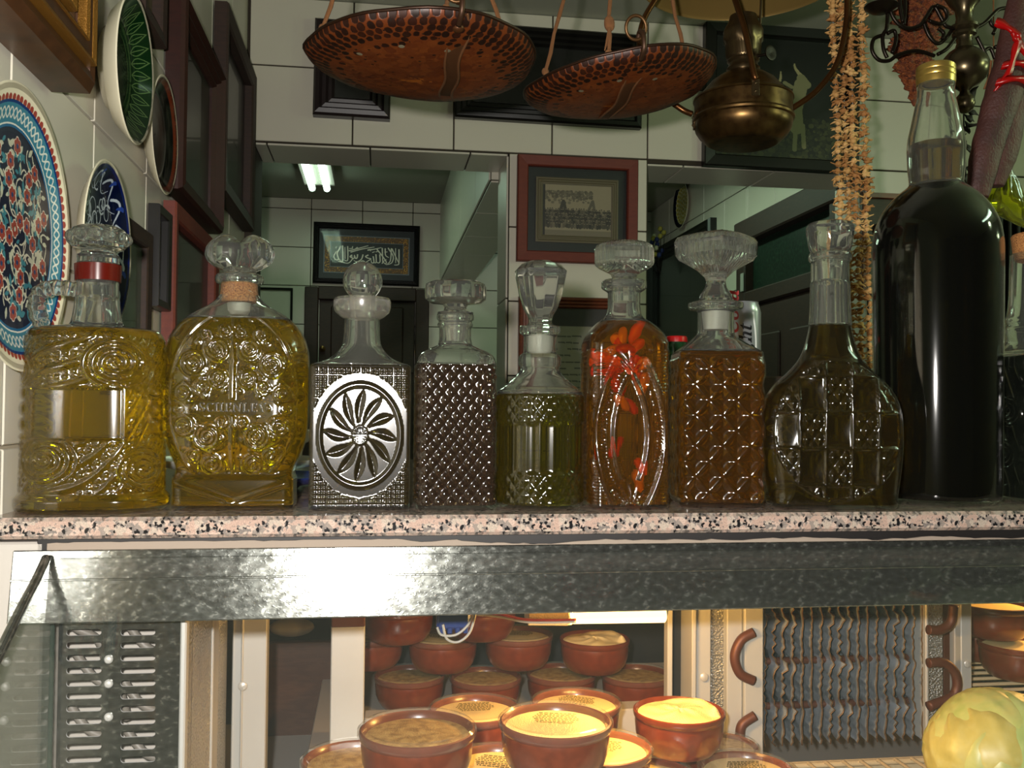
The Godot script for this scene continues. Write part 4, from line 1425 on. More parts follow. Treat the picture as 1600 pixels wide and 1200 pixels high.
# ---------------------------------------------------------------- clay bowls of yoghurt and pudding
const BR := 0.0625
const BH := 0.057
func make_bowl(label: String, lid: bool, content: Material, printed := false, heaped := false, group := "") -> Node3D:
	var t := thing("clay_bowl", label, "bowl", Vector3.ZERO, group)
	var b := MB.new()
	b.lathe([Vector2(0, 0.001), Vector2(0.036, 0.001), Vector2(0.041, 0), Vector2(0.047, 0.003), Vector2(0.0545, 0.0125), Vector2(0.0588, 0.025), Vector2(0.0602, 0.041), Vector2(0.0595, 0.046), Vector2(0.0615, 0.048), BRIM[0], BRIM[1], BRIM[2], Vector2(0.0575, 0.0535), Vector2(0.0555, 0.048), Vector2(0.052, 0.03), Vector2(0.03, 0.012), Vector2(0, 0.01)], 44)
	part("pot", b, M.clay, t)
	b = MB.new()
	if heaped:
		var rows := []
		for j in 14:
			var row := PackedVector3Array()
			var q := j / 13.0
			for i in 44:
				var a := TAU * i / 44
				var rad := 0.056 * (1.0 - q)
				var lump := 0.0012 * sin(3 * a + 5 * q) + 0.0007 * sin(7 * a - 9 * q) + (0.011 * exp(-pow((q - 0.14) / 0.12, 2)) * maxf(0, sin(a * 0.5 + 1.6 * 0.5 + 0.5)) if cos(a) < 0.35 else 0.0)
				row.append(Vector3(sin(a) * rad, 0.0515 + 0.006 * sin(q * PI * 0.5) + lump * (1.0 if j > 0 else 0.0), cos(a) * rad))
			rows.append(row)
		b.grid(rows, true, false, 1)
	else:
		b.lathe([Vector2(0.0558, 0.0495), Vector2(0.05, 0.0502), Vector2(0.03, 0.0512), Vector2(0, 0.0515)], 36, MB.none, 1)
	part("cream", b, content, t)
	if lid:
		b = MB.new()
		b.lathe([Vector2(0.0632, 0.0495), Vector2(0.0642, 0.0525), Vector2(0.0642, 0.0575), Vector2(0.061, 0.0605), Vector2(0.0575, 0.0608), Vector2(0.0545, 0.0578), Vector2(0.052, 0.0574), Vector2(0, 0.0578)], 72, func(a: float, y: float, rr: float) -> float: return 1.0 + (0.012 * sin(a * 36.0) if rr > 0.06 else 0.0))
		part("lid", b, M.lid, t)
		if printed:
			b = MB.new()
			var r := RandomNumberGenerator.new()
			r.seed = 6
			for row in 7:
				var x := -0.026 + 0.002 * absf(row - 3)
				while x < 0.025 - 0.002 * absf(row - 3):
					var w := r.randf_range(0.002, 0.005)
					b.cbox(Vector3(x + w / 2, 0.0583, -0.017 + row * 0.0052), Vector3(w, 0.0002, 0.0022), 0.00005)
					x += w + 0.0012
			part("lid_print", b, mat(Color(0.2, 0.2, 0.05), 0.6), t)
	return t
const BRIM := [Vector2(0.0625, 0.052), Vector2(0.0622, 0.056), Vector2(0.0602, 0.057)]

func build_bowls() -> void:
	var g := "clay bowls piled in the front of the case"
	var lidded := make_bowl("lidded clay bowl with tan skin at the front left of the pile, topmost there", true, M.skin, false, false, g)
	var printed := make_bowl("lidded clay bowl with printed lid, front centre, nearest under the warm lamp", true, M.cream, true, false, g)
	var open := make_bowl("open clay bowl heaped with cream, glossy, at the right of the pile", false, M.cream, false, true, g)
	var put := func(o: Node3D, px: float, py: float, rim: float) -> Vector3:
		var p := on_y(px, py, rim)
		return Vector3(p.x, rim - BH, p.z)
	var tier1 := 0.82 + BH + 0.0015
	var tier2 := tier1 + 0.0635
	var tier3 := tier2 + 0.0635
	lidded.position = put.call(lidded, 652, 1137, tier3)
	printed.position = put.call(printed, 868, 1124, tier3)
	printed.rotation.y = -0.25
	open.position = put.call(open, 1061, 1108, tier2)
	var list := [
		[lidded, "tan topped lidded clay bowl at the lower left corner of the pile", 556, 1184, tier2],
		[printed, "bright lidded clay bowl glimpsed between the two front bowls of the pile", 776, 1192, tier2],
		[printed, "bright lidded clay bowl just behind the front left bowl of the pile", 742, 1106, tier2],
		[printed, "lidded clay bowl with printed lid directly behind the front centre bowl", 900, 1096, tier2],
		[printed, "lidded clay bowl squeezed between the front centre bowl and the heaped bowl", 938, 1166, tier2],
		[printed, "clay bowl with printed lid at the lower right corner of the pile", 1166, 1199, tier1],
		[lidded, "pale topped clay bowl tucked behind and right of the heaped bowl", 1126, 1153, tier1],
		[printed, "clay bowl below the heaped bowl, only its lid edge showing", 1014, 1210, tier1],
	]
	for e in list:
		var c := copy(e[0], "clay_bowl", e[1], Vector3.ZERO)
		c.position = put.call(c, e[2], e[3], e[4])
		c.rotation.y = fmod(e[2] * 0.37, 1.0) - 0.5
		if e[2] == 1126: c.scale = Vector3.ONE * 0.85
	# the bowls of the lowest layer that hold the others up
	for p in [[556, 1184, tier2], [776, 1192, tier2], [742, 1106, tier2], [900, 1096, tier2], [938, 1166, tier2]]:
		var q: Vector3 = put.call(null, p[0], p[1], p[2])
		var c := copy(lidded, "clay_bowl", "lidded clay bowl of the lowest layer, buried under the front pile", Vector3(q.x, 0.8215, q.z))
		c.set_meta("group", "buried bowls of the lowest layer")
	# second pile behind the posts
	g = "clay bowls piled on the service shelf behind"
	var s1 := 0.826 + BH
	var s2 := s1 + 0.0635
	var s3 := s2 + 0.0635
	var behind := [
		[lidded, "lidded clay bowl in the lower back row, first from the aluminium post", 640, 1053, s1],
		[lidded, "lidded clay bowl in the lower back row, second from the aluminium post", 759, 1056, s1],
		[lidded, "lidded clay bowl in the lower back row, third from the aluminium post", 877, 1050, s1],
		[lidded, "lidded clay bowl in the lower back row, rightmost beside the thin post", 994, 1052, s1],
		[printed, "lidded clay bowl in the upper back row under the blue cable connector", 692, 994, s2],
		[printed, "bright lidded clay bowl in the upper back row, middle one", 810, 990, s2],
		[open, "open clay bowl full of cream in the upper back row, below the warm lamp", 929, 996, s2],
		[lidded, "lidded clay bowl in the upper back row, half hidden by the aluminium post", 578, 990, s2],
		[lidded, "dark clay bowl highest in the back pile, left one, cut by the steel band", 622, 948, s3],
		[lidded, "orange lit clay bowl highest in the back pile, right one, cut by the steel band", 752, 944, s3],
	]
	for e in behind:
		var c := copy(e[0], "clay_bowl", e[1], Vector3.ZERO)
		c.position = put.call(c, e[2], e[3], e[4])
		c.set_meta("group", g)
	# the unlidded bowls at the right
	g = "unlidded clay bowls at the right edge"
	var plainb := make_bowl("unlidded clay bowl at the far right, nearest on the wire shelf", false, M.cream, false, false, g)
	var w1 := 0.906 + BH
	plainb.position = put.call(plainb, 1590, 1004, w1)
	for e in [["unlidded clay bowl at the far right, behind the nearest one, beside the post", 1530, 978, w1], ["unlidded clay bowl at the right edge, cut off by the frame", 1650, 985, w1],
			["unlidded clay bowl at the far right, upper layer, beside the end post", 1552, 942, w1 + 0.058]]:
		var c := copy(plainb, "clay_bowl", e[0], Vector3.ZERO)
		c.position = put.call(c, e[1], e[2], e[3])

# ---------------------------------------------------------------- decanters
# Outlines are lists of (height, half width, half depth, roundness of the corners 0..1) in units of one photograph pixel at the bottle.
func pchip(ys: Array, xs: Array, y: float) -> float:
	var k := 0
	var k_n := ys.size()
	if y <= ys[0]: return xs[0]
	if y >= ys[k_n - 1]: return xs[k_n - 1]
	while k < k_n - 2 and y > ys[k + 1]: k += 1
	var h: float = ys[k + 1] - ys[k]
	var d: float = (xs[k + 1] - xs[k]) / h
	var m0 := d
	var m1 := d
	if k > 0:
		var dp: float = (xs[k] - xs[k - 1]) / maxf(0.001, ys[k] - ys[k - 1])
		m0 = 0.0 if dp * d <= 0 else 2.0 * dp * d / (dp + d)
	if k < k_n - 2:
		var dn: float = (xs[k + 2] - xs[k + 1]) / maxf(0.001, ys[k + 2] - ys[k + 1])
		m1 = 0.0 if dn * d <= 0 else 2.0 * dn * d / (dn + d)
	var t: float = (y - ys[k]) / h
	return (2 * t * t * t - 3 * t * t + 1) * xs[k] + (t * t * t - 2 * t * t + t) * h * m0 + (-2 * t * t * t + 3 * t * t) * xs[k + 1] + (t * t * t - t * t) * h * m1

func outline_row(a: float, b: float, rf: float, n: int, y: float, inset: float, relief: Callable) -> PackedVector3Array:
	var out := PackedVector3Array()
	out.resize(n)
	a = maxf(a - inset, 0.02)
	b = maxf(b - inset, 0.02)
	var r := rf * minf(a, b)
	var sa := a - r
	var sb := b - r
	var q := r * PI / 2
	var per := 4 * sa + 4 * sb + 4 * q
	for i in n:
		var t := per * i / n
		var p := Vector2()
		var m := Vector2()
		var u := 0.0
		var side := 2
		# starts behind, in the middle, and runs round by the left
		if t < sa:
			p = Vector2(-t, -b); m = Vector2(0, -1); u = p.x
		elif t < sa + q:
			var g := (t - sa) / maxf(r, 1e-6)
			m = Vector2(-sin(g), -cos(g)); p = Vector2(-sa, -sb) + m * r; u = p.x if g < PI / 4 else p.y; side = 2 if g < PI / 4 else 1
		elif t < sa + q + 2 * sb:
			p = Vector2(-a, -sb + t - sa - q); m = Vector2(-1, 0); side = 1; u = p.y
		elif t < sa + 2 * q + 2 * sb:
			var g := (t - sa - q - 2 * sb) / maxf(r, 1e-6)
			m = Vector2(-cos(g), sin(g)); p = Vector2(-sa, sb) + m * r; u = p.y if g < PI / 4 else p.x; side = 1 if g < PI / 4 else 0
		elif t < 3 * sa + 2 * q + 2 * sb:
			p = Vector2(-sa + t - (sa + 2 * q + 2 * sb), b); m = Vector2(0, 1); side = 0; u = p.x
		elif t < 3 * sa + 3 * q + 2 * sb:
			var g := (t - (3 * sa + 2 * q + 2 * sb)) / maxf(r, 1e-6)
			m = Vector2(sin(g), cos(g)); p = Vector2(sa, sb) + m * r; u = p.x if g < PI / 4 else p.y; side = 0 if g < PI / 4 else 1
		elif t < 3 * sa + 3 * q + 4 * sb:
			p = Vector2(a, sb - (t - (3 * sa + 3 * q + 2 * sb))); m = Vector2(1, 0); side = 1; u = p.y
		elif t < 3 * sa + 4 * q + 4 * sb:
			var g := (t - (3 * sa + 3 * q + 4 * sb)) / maxf(r, 1e-6)
			m = Vector2(cos(g), -sin(g)); p = Vector2(sa, -sb) + m * r; u = p.y if g < PI / 4 else p.x; side = 1 if g < PI / 4 else 2
		else:
			p = Vector2(sa - (t - (3 * sa + 4 * q + 4 * sb)), -b); m = Vector2(0, -1); u = p.x
		if relief.is_valid():
			p += m * float(relief.call(u, y, side, float(i) / n))
		out[i] = Vector3(p.x, y, p.y)
	return out

func scaled(rows: Array, s: float) -> Array:
	for k in rows.size():
		var r: PackedVector3Array = rows[k]
		for i in r.size(): r[i] *= s
		rows[k] = r
	return rows

# d: called, label, px, base (pixel row of the base), z, yaw, prof [[row, a, b, rf], ...] from the base up, oil (row of the oil line), relief, oil_mat, n, step, neck_relief
func decanter(d: Dictionary) -> Node3D:
	var foot := on_z(d.px, 640, d.z)
	var s := px_at(foot)
	var t := thing(d.called, d.label, d.get("category", "decanter"), Vector3(foot.x, TOP + 0.0004, foot.z), d.get("group", ""))
	t.rotation.y = deg_to_rad(d.get("yaw", 0.0))
	t.set_meta("unit", s)
	var ys := []
	var cols := [[], [], []]
	for p in d.prof:
		ys.append(float(d.base - p[0]))
		for k in 3: cols[k].append(float(p[k + 1]))
	var top: float = ys[ys.size() - 1]
	var oil_h: float = d.base - d.oil
	var n: int = d.get("n", 240)
	var step: float = d.get("step", 2.0)
	var none: Callable = MB.none
	var rel: Callable = d.get("relief", none)
	var row := func(h: float, inset: float, m: int, rl: Callable) -> PackedVector3Array:
		return outline_row(pchip(ys, cols[0], h), pchip(ys, cols[1], h), pchip(ys, cols[2], h), m, h, inset, rl)
	var flat := func(src: PackedVector3Array, k: float, h: float) -> PackedVector3Array:
		var o := PackedVector3Array()
		for p in src: o.append(Vector3(p.x * k, h, p.z * k))
		return o
	# glass wall round the oil
	var rows := []
	var b0: PackedVector3Array = row.call(0.0, 3.0, n, none)
	rows.append(flat.call(b0, 0.01, 4.0))
	rows.append(flat.call(b0, 0.8, 3.0))
	rows.append(flat.call(b0, 0.93, 0.0))
	var m := int(ceil(oil_h / step))
	for k in m + 1:
		rows.append(row.call(oil_h * k / m, 0.0, n, rel))
	var b := MB.new()
	b.grid(scaled(rows, s), true)
	part("body", b, d.get("glass", M.relief), t)
	# the oil
	rows = []
	var b1: PackedVector3Array = row.call(6.0, 5.0, n, none)
	rows.append(flat.call(b1, 0.01, 8.5))
	rows.append(flat.call(b1, 0.8, 8.0))
	m = int(ceil((oil_h - 7.0) / step))
	for k in m + 1:
		rows.append(row.call(7.0 + (oil_h - 7.5) * k / m, 1.6, n, rel))
	var last: PackedVector3Array = rows[rows.size() - 1]
	rows.append(flat.call(last, 0.96, oil_h - 0.5))
	rows.append(flat.call(last, 0.5, oil_h - 0.6))
	rows.append(flat.call(last, 0.01, oil_h - 0.6))
	b = MB.new()
	b.grid(scaled(rows, s), true)
	part("oil", b, d.oil_mat, t)
	# shoulder and neck of clear glass with thickness
	rows = []
	var nn := 96
	var nrel: Callable = d.get("neck_relief", none)
	var wall: float = d.get("wall", 4.5)
	m = maxi(6, int(ceil((top - oil_h) / 2.0)))
	for k in m + 1:
		rows.append(row.call(lerpf(oil_h + 0.3, top, float(k) / m), 0.0, nn, nrel))
	for k in m + 1:
		var h := lerpf(top, oil_h + 0.3, float(k) / m)
		var r0: PackedVector3Array = row.call(h, minf(wall, pchip(ys, cols[0], h) * 0.45), nn, none)
		rows.append(r0)
	b = MB.new()
	b.grid(scaled(rows, s), true, true)
	part("neck", b, d.get("neck_mat", M.clear), t)
	return t

# a stopper or cap turned from a list of [pixel row, radius], in the units of its decanter
func turned(t: Node3D, called: String, base: float, prof: Array, m: Material, seg := 64, mod: Callable = MB.none, lean := Vector3.ZERO) -> MeshInstance3D:
	var s: float = t.get_meta("unit")
	var pr := []
	for p in prof: pr.append(Vector2(p[1] * s, (base - p[0]) * s))
	var b := MB.new()
	b.lathe(pr, seg, mod, 0, 28.0)
	var o := part(called, b, m, t)
	o.rotation = lean
	return o

func polygon_mod(n: int) -> Callable:
	return func(a: float, _y: float, _r: float) -> float:
		var w := TAU / n
		return cos(w / 2) / cos(fposmod(a, w) - w / 2)

static func tri_wave(x: float) -> float:
	return absf(fposmod(x, 1.0) * 2.0 - 1.0)

static func spiral(x: float, y: float, cx: float, cy: float, rad: float, pitch: float, hand: float) -> float:
	var dx := x - cx
	var dy := y - cy
	var q := sqrt(dx * dx + dy * dy)
	if q > rad: return 0.0
	var ph := q / pitch - hand * atan2(dy, dx) / TAU
	return (0.5 + 0.5 * cos(TAU * ph)) * clampf((rad - q) / 4.0, 0.0, 1.0)

static func bead(x: float, y: float, cx: float, cy: float, r: float) -> float:
	var q := ((x - cx) * (x - cx) + (y - cy) * (y - cy)) / (r * r)
	return sqrt(1.0 - q) if q < 1.0 else 0.0

func build_bottles() -> void:
	var t: Node3D
	var b: MB
	var s: float
	# ---- 1: barrel with volutes, a handle and a red seal
	var scroll := func(u: float, h: float, side: int, f: float) -> float:
		if h < 26.0 or h > 272.0: return 0.0
		# unrolled round the barrel: x runs over 430 units, twice the same half
		var x := (fposmod(f * 2.0 + 0.5, 1.0) - 0.5) * 232.0
		var y := h
		var v := 0.0
		var fade := clampf((h - 26.0) / 10.0, 0, 1) * clampf((272.0 - h) / 8.0, 0, 1)
		if absf(x + 16) < 60.0 and y > 106.0 and y < 190.0:
			return 1.6 if absf(x + 16) > 56.0 or y < 110.0 or y > 186.0 else -1.0
		v = maxf(v, 5.0 * spiral(x, y, 32, 225, 42, 10.0, 1.0))
		v = maxf(v, 4.6 * spiral(x, y, -44, 80, 40, 9.5, -1.0))
		v = maxf(v, 4.6 * spiral(x, y, 66, 66, 34, 9.0, 1.0))
		v = maxf(v, 4.0 * spiral(x, y, -88, 214, 30, 8.0, -1.0))
		if v < 0.4:
			var wv := sin((y * 0.6 - x * 0.75 + 16.0 * sin(x * 0.035 + 1.0)) * 0.34)
			v = 2.4 * maxf(0.0, wv) * (1.0 if y > 190.0 or y < 106.0 else 0.6)
			if absf(x) > 72.0 and y > 110 and y < 186: v = 4.5 * bead(fposmod(absf(x) - 72.0, 22.0), fposmod(y, 24.0), 11, 12, 11)
			elif wv < -0.3: v = 2.2 * bead(fposmod(x, 9.0), fposmod(y, 9.0), 4.5, 4.5, 3.6)
		return v * fade
	t = decanter({"called": "decanter", "label": "squat golden oil decanter with scroll relief, glass handle and red sealed neck", "px": 149, "base": 792, "z": 1.026, "yaw": 6, "oil": 513,
		"prof": [[792, 106, 82, 0.9], [786, 111, 86, 0.9], [774, 112, 86, 0.9], [768, 108, 83, 0.9], [762, 104, 80, 0.9], [740, 103, 80, 0.9], [640, 102, 80, 0.9], [560, 101, 80, 0.9], [535, 100, 80, 0.9], [522, 98, 78, 0.9], [514, 92, 72, 0.9], [510, 70, 58, 0.95], [506, 40, 38, 1], [498, 36, 36, 1], [470, 32, 32, 1], [440, 31, 31, 1], [412, 32, 32, 1], [408, 30, 30, 1]],
		"relief": scroll, "oil_mat": M.oil_gold, "n": 300, "step": 2.0, "neck_relief": func(_u: float, h: float, _sd: int, f: float) -> float: return 1.6 * absf(sin(f * PI * 9.0)) if h > 285.0 and h < 330.0 else 0.0})
	s = t.get_meta("unit")
	turned(t, "red_seal", 792, [[437, 31.5], [437, 34], [411, 35], [410, 31.5]], M.red_seal)
	turned(t, "stopper", 792, [[440, 0], [440, 20], [410, 22], [409, 31], [396, 31], [392, 25], [388, 26], [384, 38], [378, 42], [362, 42], [355, 38], [351, 30], [353, 12], [354, 0]], M.clear)
	b = MB.new()
	for k in 11:
		var a := TAU * k / 11
		b.ball(Vector3(sin(a) * 39, 792 - 369, cos(a) * 39) * s, Vector3(11, 11, 8) * s, 14, 10)
	part("stopper_beads", b, M.clear, t)
	var hp := []
	for p in [[-28, 452], [-44, 449], [-66, 449], [-82, 456], [-88, 470], [-87, 488], [-80, 506], [-78, 516]]: hp.append(Vector3(p[0], 792 - p[1], 0) * s)
	hp = smooth(hp, 6)
	var rad := []
	for k in hp.size(): rad.append((10.5 + 2.5 * absf(sin(k * 0.75))) * s)
	b = MB.new()
	b.tube(hp, rad, 14)
	part("handle", b, M.clear, t)
	# ---- 2: oval flask with scrollwork and a corked stopper
	var orn := func(u: float, h: float, side: int, _f: float) -> float:
		if side == 1: return 0.0
		var x := absf(u)
		var y := h - 155.0       # 0 at the line of lettering
		var q := pow(u / 92.0, 2.0) + pow((y - 12) / 132.0, 2.0)
		if h < 56.0: return 3.2 * exp(-pow((h - 12.0 - 0.36 * x) / 4.0, 2.0)) + 2.2 * exp(-pow((h - 9.0) / 3.0, 2.0))
		if q > 1.16: return 0.0
		if q > 1.0: return 1.8 * sin(PI * (q - 1.0) / 0.16)
		if absf(y) < 12.0 and x < 52.0: return 0.0
		var v := 0.0
		for c in [[24, 88, 20, 1], [58, 66, 22, -1], [22, 44, 17, -1], [44, 30, 13, 1], [72, 22, 15, 1], [70, -28, 18, -1], [36, -44, 21, 1], [14, -22, 11, -1], [30, -86, 18, -1], [56, -72, 12, 1], [12, 116, 12, -1], [40, 110, 12, 1], [80, -2, 10, -1], [12, -112, 11, 1]]:
			v = maxf(v, 3.2 * spiral(x, y, c[0], c[1], c[2], 6.2, c[3]))
		if v < 0.3:
			v = 1.5 * maxf(0.0, sin((x * 0.5 + y * 0.35) * 0.55)) * maxf(0.0, sin((x * 0.3 - y * 0.5) * 0.5))
			if x < 3.0: v = 2.0
		return v
	t = decanter({"called": "decanter", "label": "oval golden oil flask with lacy scrollwork, its lobed stopper set in a cork", "px": 371, "base": 795, "z": 1.035, "oil": 503,
		"prof": [[795, 88, 46, 0.3], [792, 90, 48, 0.3], [770, 90, 48, 0.3], [750, 90, 47, 0.3], [743, 88, 44, 0.35], [738, 88, 43, 0.5], [730, 90, 46, 0.7], [715, 97, 50, 0.85], [690, 106, 54, 0.9], [660, 109, 56, 0.9], [610, 110, 56, 0.9], [560, 109, 55, 0.9], [535, 104, 53, 0.9], [515, 93, 50, 0.92], [503, 82, 47, 0.95], [490, 63, 42, 1], [480, 45, 37, 1], [470, 34, 32, 1], [460, 29, 29, 1], [448, 28, 28, 1], [446, 34, 34, 1], [442, 37, 37, 1], [436, 37, 37, 1], [432, 34, 34, 1]],
		"relief": orn, "oil_mat": M.oil_gold, "n": 280, "step": 1.9})
	s = t.get_meta("unit")
	# the raised lettering
	var fnt := SystemFont.new()
	fnt.font_names = PackedStringArray(["Droid Serif"])
	fnt.font_weight = 700
	var tm := TextMesh.new()
	tm.text = "SCHENLEY"
	tm.font = fnt
	tm.font_size = 32
	tm.pixel_size = 18.0 * s / 32
	tm.depth = 3.0 * s
	part("raised_lettering", tm, M.clear, t).position = Vector3(0, 155, 56.5) * s
	turned(t, "cork", 795, [[476, 24], [474, 26.5], [446, 27.3], [444, 27.3], [440, 20]], M.cork)
	turned(t, "cork_sleeve", 795, [[496, 0], [496, 13], [490, 17], [477, 18], [476, 0]], M.white_plastic)
	b = MB.new()
	b.ball(Vector3(0, 795 - 399, 0) * s, Vector3(51, 33, 40) * s, 64, 40, func(d: Vector3) -> float:
		var lobes := 1.0 + 0.05 * absf(cos(6.0 * atan2(d.z, d.x)))
		var notch := 0.42 * exp(-pow(d.x / 0.26, 2.0)) * smoothstep(0.25, 0.75, d.y)
		return lobes * (1.0 - notch) * (1.0 - 0.1 * smoothstep(0.2, 1.0, -d.y)))
	b.lathe([Vector2(0, 795 - 452) * s, Vector2(19, 795 - 452) * s, Vector2(21, 795 - 432) * s, Vector2(26, 795 - 428) * s, Vector2(24, 795 - 420) * s, Vector2(0, 795 - 415) * s], 40)
	part("stopper", b, M.clear, t)
	# ---- 3: flat square bottle with a pinwheel medallion and a ball
	var pin := func(u: float, h: float, side: int, _f: float) -> float:
		if side == 1 or h < 4 or h > 214: return 0.0
		var x := u
		var y := h - 113.0
		var q := sqrt(pow(x / 60.0, 2.0) + pow(y / 76.0, 2.0))
		if q < 0.94:
			var a := atan2(y / 76.0, x / 60.0)
			var v := 0.0
			# twelve swirling petals cut into the disc
			var best := 9.0
			for k in 2:
				var ph := fposmod(a * 12.0 / TAU + 0.75 * q + k, 1.0) - 0.5
				best = minf(best, absf(ph))
			var wd := 0.36 * sin(PI * clampf((q - 0.18) / 0.74, 0.0, 1.0))
			if wd > 0.02 and best < wd: v = -3.4 * (1.0 - best / wd)
			if q < 0.2: v = 1.3 * absf(sin(a * 7.0)) * q / 0.2
			return v
		if q < 1.08: return 2.6 * sin(PI * (q - 0.94) / 0.14)
		if q < 1.26 or absf(u) > 70: return 0.0
		return 2.0 * bead(fposmod(x, 7.0), fposmod(y, 7.0), 3.5, 3.5, 3.4)
	t = decanter({"called": "decanter", "label": "square flat faced decanter with a pinwheel cut medallion and a round ball stopper", "px": 564, "base": 798, "z": 1.03, "oil": 578,
		"prof": [[798, 74, 44, 0.12], [795, 76, 45, 0.12], [700, 76, 45, 0.12], [600, 76, 45, 0.12], [582, 76, 45, 0.14], [577, 73, 44, 0.25], [574, 64, 42, 0.5], [566, 48, 38, 0.9], [556, 37, 34, 1], [545, 30, 30, 1], [530, 28, 28, 1], [504, 27, 27, 1]],
		"relief": pin, "oil_mat": M.oil_brown, "n": 300, "step": 1.6, "glass": pane(0.16, 0.002, 0.7)})
	turned(t, "collar", 798, [[505, 15], [505, 27], [501, 34], [494, 42], [486, 44.5], [476, 44.5], [472, 42], [472, 14], [505, 15]], M.clear_rough)
	s = t.get_meta("unit")
	b = MB.new()
	b.ball(Vector3(0, 798 - 445, 0) * s, Vector3(30.5, 30.5, 30.5) * s, 48, 32)
	b.lathe([Vector2(0, 798 - 500) * s, Vector2(11, 798 - 500) * s, Vector2(13, 798 - 476) * s, Vector2(0, 798 - 475.8) * s], 32)
	part("stopper", b, M.clear, t)
	# ---- 4: square bottle all over diamonds
	var diam := func(pw: float, ph: float, amp: float, lo: float, hi: float) -> Callable:
		return func(u: float, h: float, _side: int, _f: float) -> float:
			if h < lo or h > hi: return 0.0
			var p := 0.5 + 0.5 * cos(TAU * (u / pw + h / ph))
			var q := 0.5 + 0.5 * cos(TAU * (u / pw - h / ph))
			return amp * sqrt(p * q) * clampf((h - lo) / 4.0, 0, 1) * clampf((hi - h) / 4.0, 0, 1)
	t = decanter({"called": "decanter", "label": "square purplish decanter covered all over in small diamonds, with a low cut stopper", "px": 710, "base": 797, "z": 1.03, "oil": 577,
		"prof": [[797, 57, 55, 0.25], [794, 60, 58, 0.25], [700, 60, 58, 0.25], [590, 60, 58, 0.25], [576, 60, 58, 0.28], [566, 58, 56, 0.4], [557, 50, 49, 0.65], [550, 37, 37, 0.95], [545, 27, 27, 1], [532, 25, 25, 1], [520, 25, 25, 1], [514, 28, 28, 1], [508, 26, 26, 1], [505, 29, 29, 1], [498, 29, 29, 1]],
		"relief": diam.call(18.0, 23.6, 2.5, 6.0, 222.0), "oil_mat": M.oil_plum, "n": 400, "step": 1.25})
	turned(t, "stopper_liner", 797, [[540, 0], [540, 14], [512, 18], [508, 18], [508, 0]], M.clear_rough)
	turned(t, "stopper", 797, [[508, 0], [508, 20], [500, 21], [497, 28], [494, 28], [492, 19], [486, 17], [482, 20], [479, 40], [474, 47], [468, 48.5], [456, 48.5], [450, 46], [447, 40], [449, 15], [449, 0]], M.clear, 96,
		func(a: float, y: float, r: float) -> float: return 1.0 + (0.035 * (minf(tri_wave(a * 10 / TAU + y * 30), tri_wave(a * 10 / TAU - y * 30)) - 0.4) if r > 0.026 else 0.0))
	# ---- 5: round bottle with bands of diamonds and flutes, goblet stopper
	var bands := func(_u: float, h: float, _side: int, f: float) -> float:
		if h > 174: return 0.0
		if h > 132: return 2.6 * minf(tri_wave(f * 30 + h / 20.0), tri_wave(f * 30 - h / 20.0))
		if h > 54: return -2.6 * absf(cos(f * PI * 20.0)) * clampf((132 - h) / 5.0, 0, 1) * clampf((h - 54) / 5.0, 0, 1)
		if h > 8: return 2.4 * minf(tri_wave(f * 26 + h / 22.0), tri_wave(f * 26 - h / 22.0))
		return 0.0
	t = decanter({"called": "decanter", "label": "short round green decanter banded with diamonds and flutes, with a faceted goblet shaped stopper", "px": 843, "base": 799, "z": 1.025, "oil": 624,
		"prof": [[799, 62, 62, 1], [796, 67, 67, 1], [790, 68.5, 68.5, 1], [700, 68.5, 68.5, 1], [630, 68.5, 68.5, 1], [623, 67, 67, 1], [605, 48, 48, 1], [588, 32, 32, 1], [583, 31, 31, 1], [579, 33, 33, 1], [571, 34, 34, 1], [564, 32, 32, 1], [559, 26, 26, 1], [545, 25.5, 25.5, 1], [533, 25.5, 25.5, 1], [530, 31, 31, 1], [526, 32.5, 32.5, 1], [518, 32, 32, 1]],
		"relief": bands, "oil_mat": M.oil_green, "n": 280, "step": 1.9})
	turned(t, "stopper_liner", 799, [[563, 0], [563, 18], [533, 21], [531, 21], [531, 0]], M.white_plastic)
	turned(t, "stopper", 799, [[531, 0], [531, 20], [519, 21], [516, 22], [512, 18], [505, 19], [500, 21], [496, 24], [488, 28], [470, 34], [440, 40], [431, 41.5], [422, 33], [416, 18], [415, 0]], M.clear, 80, polygon_mod(10))
	# ---- 6: tall square bottle with peppers inside, vesica arcs
	var arcs := func(u: float, h: float, side: int, _f: float) -> float:
		if h < 5 or h > 240: return 0.0
		if side == 1:
			return 2.4 * minf(tri_wave(u / 26.0 + h / 34.0), tri_wave(u / 26.0 - h / 34.0)) if absf(u) > 18 else 1.0 * sin(h * 0.8)
		var y := h - 112.0
		var v := 0.0
		for q in [[52.0, 142.0], [26.0, 92.0]]:
			for sgn in [-1.0, 1.0]:
				# circle through the tips with the given half width and half height
				var rr: float = (q[0] * q[0] + q[1] * q[1]) / (2.0 * q[0])
				var dd := absf(sqrt(pow(u - sgn * (q[0] - rr), 2.0) + y * y) - rr)
				v = maxf(v, 4.4 * maxf(0.0, 1.0 - dd / 5.0))
		if v < 0.1:
			var inside := absf(u) < 40.0 * (1.0 - pow(y / 120.0, 2.0))
			v = 0.9 * sin(h * 1.25) if not inside else 0.8 * sin((u + h) * 0.9) * sin((u - h) * 0.9)
		for cy in [98.0, -106.0]:
			var a := atan2(u, absf(y - cy) * (1.0 if y > cy else -1.0))
			var l := sqrt(u * u + (y - cy) * (y - cy))
			if y > cy and l < 40.0 and absf(a) < 0.9: v = 3.5 * absf(cos(a * 7.0)) * (1.0 - l / 40.0)
		return v
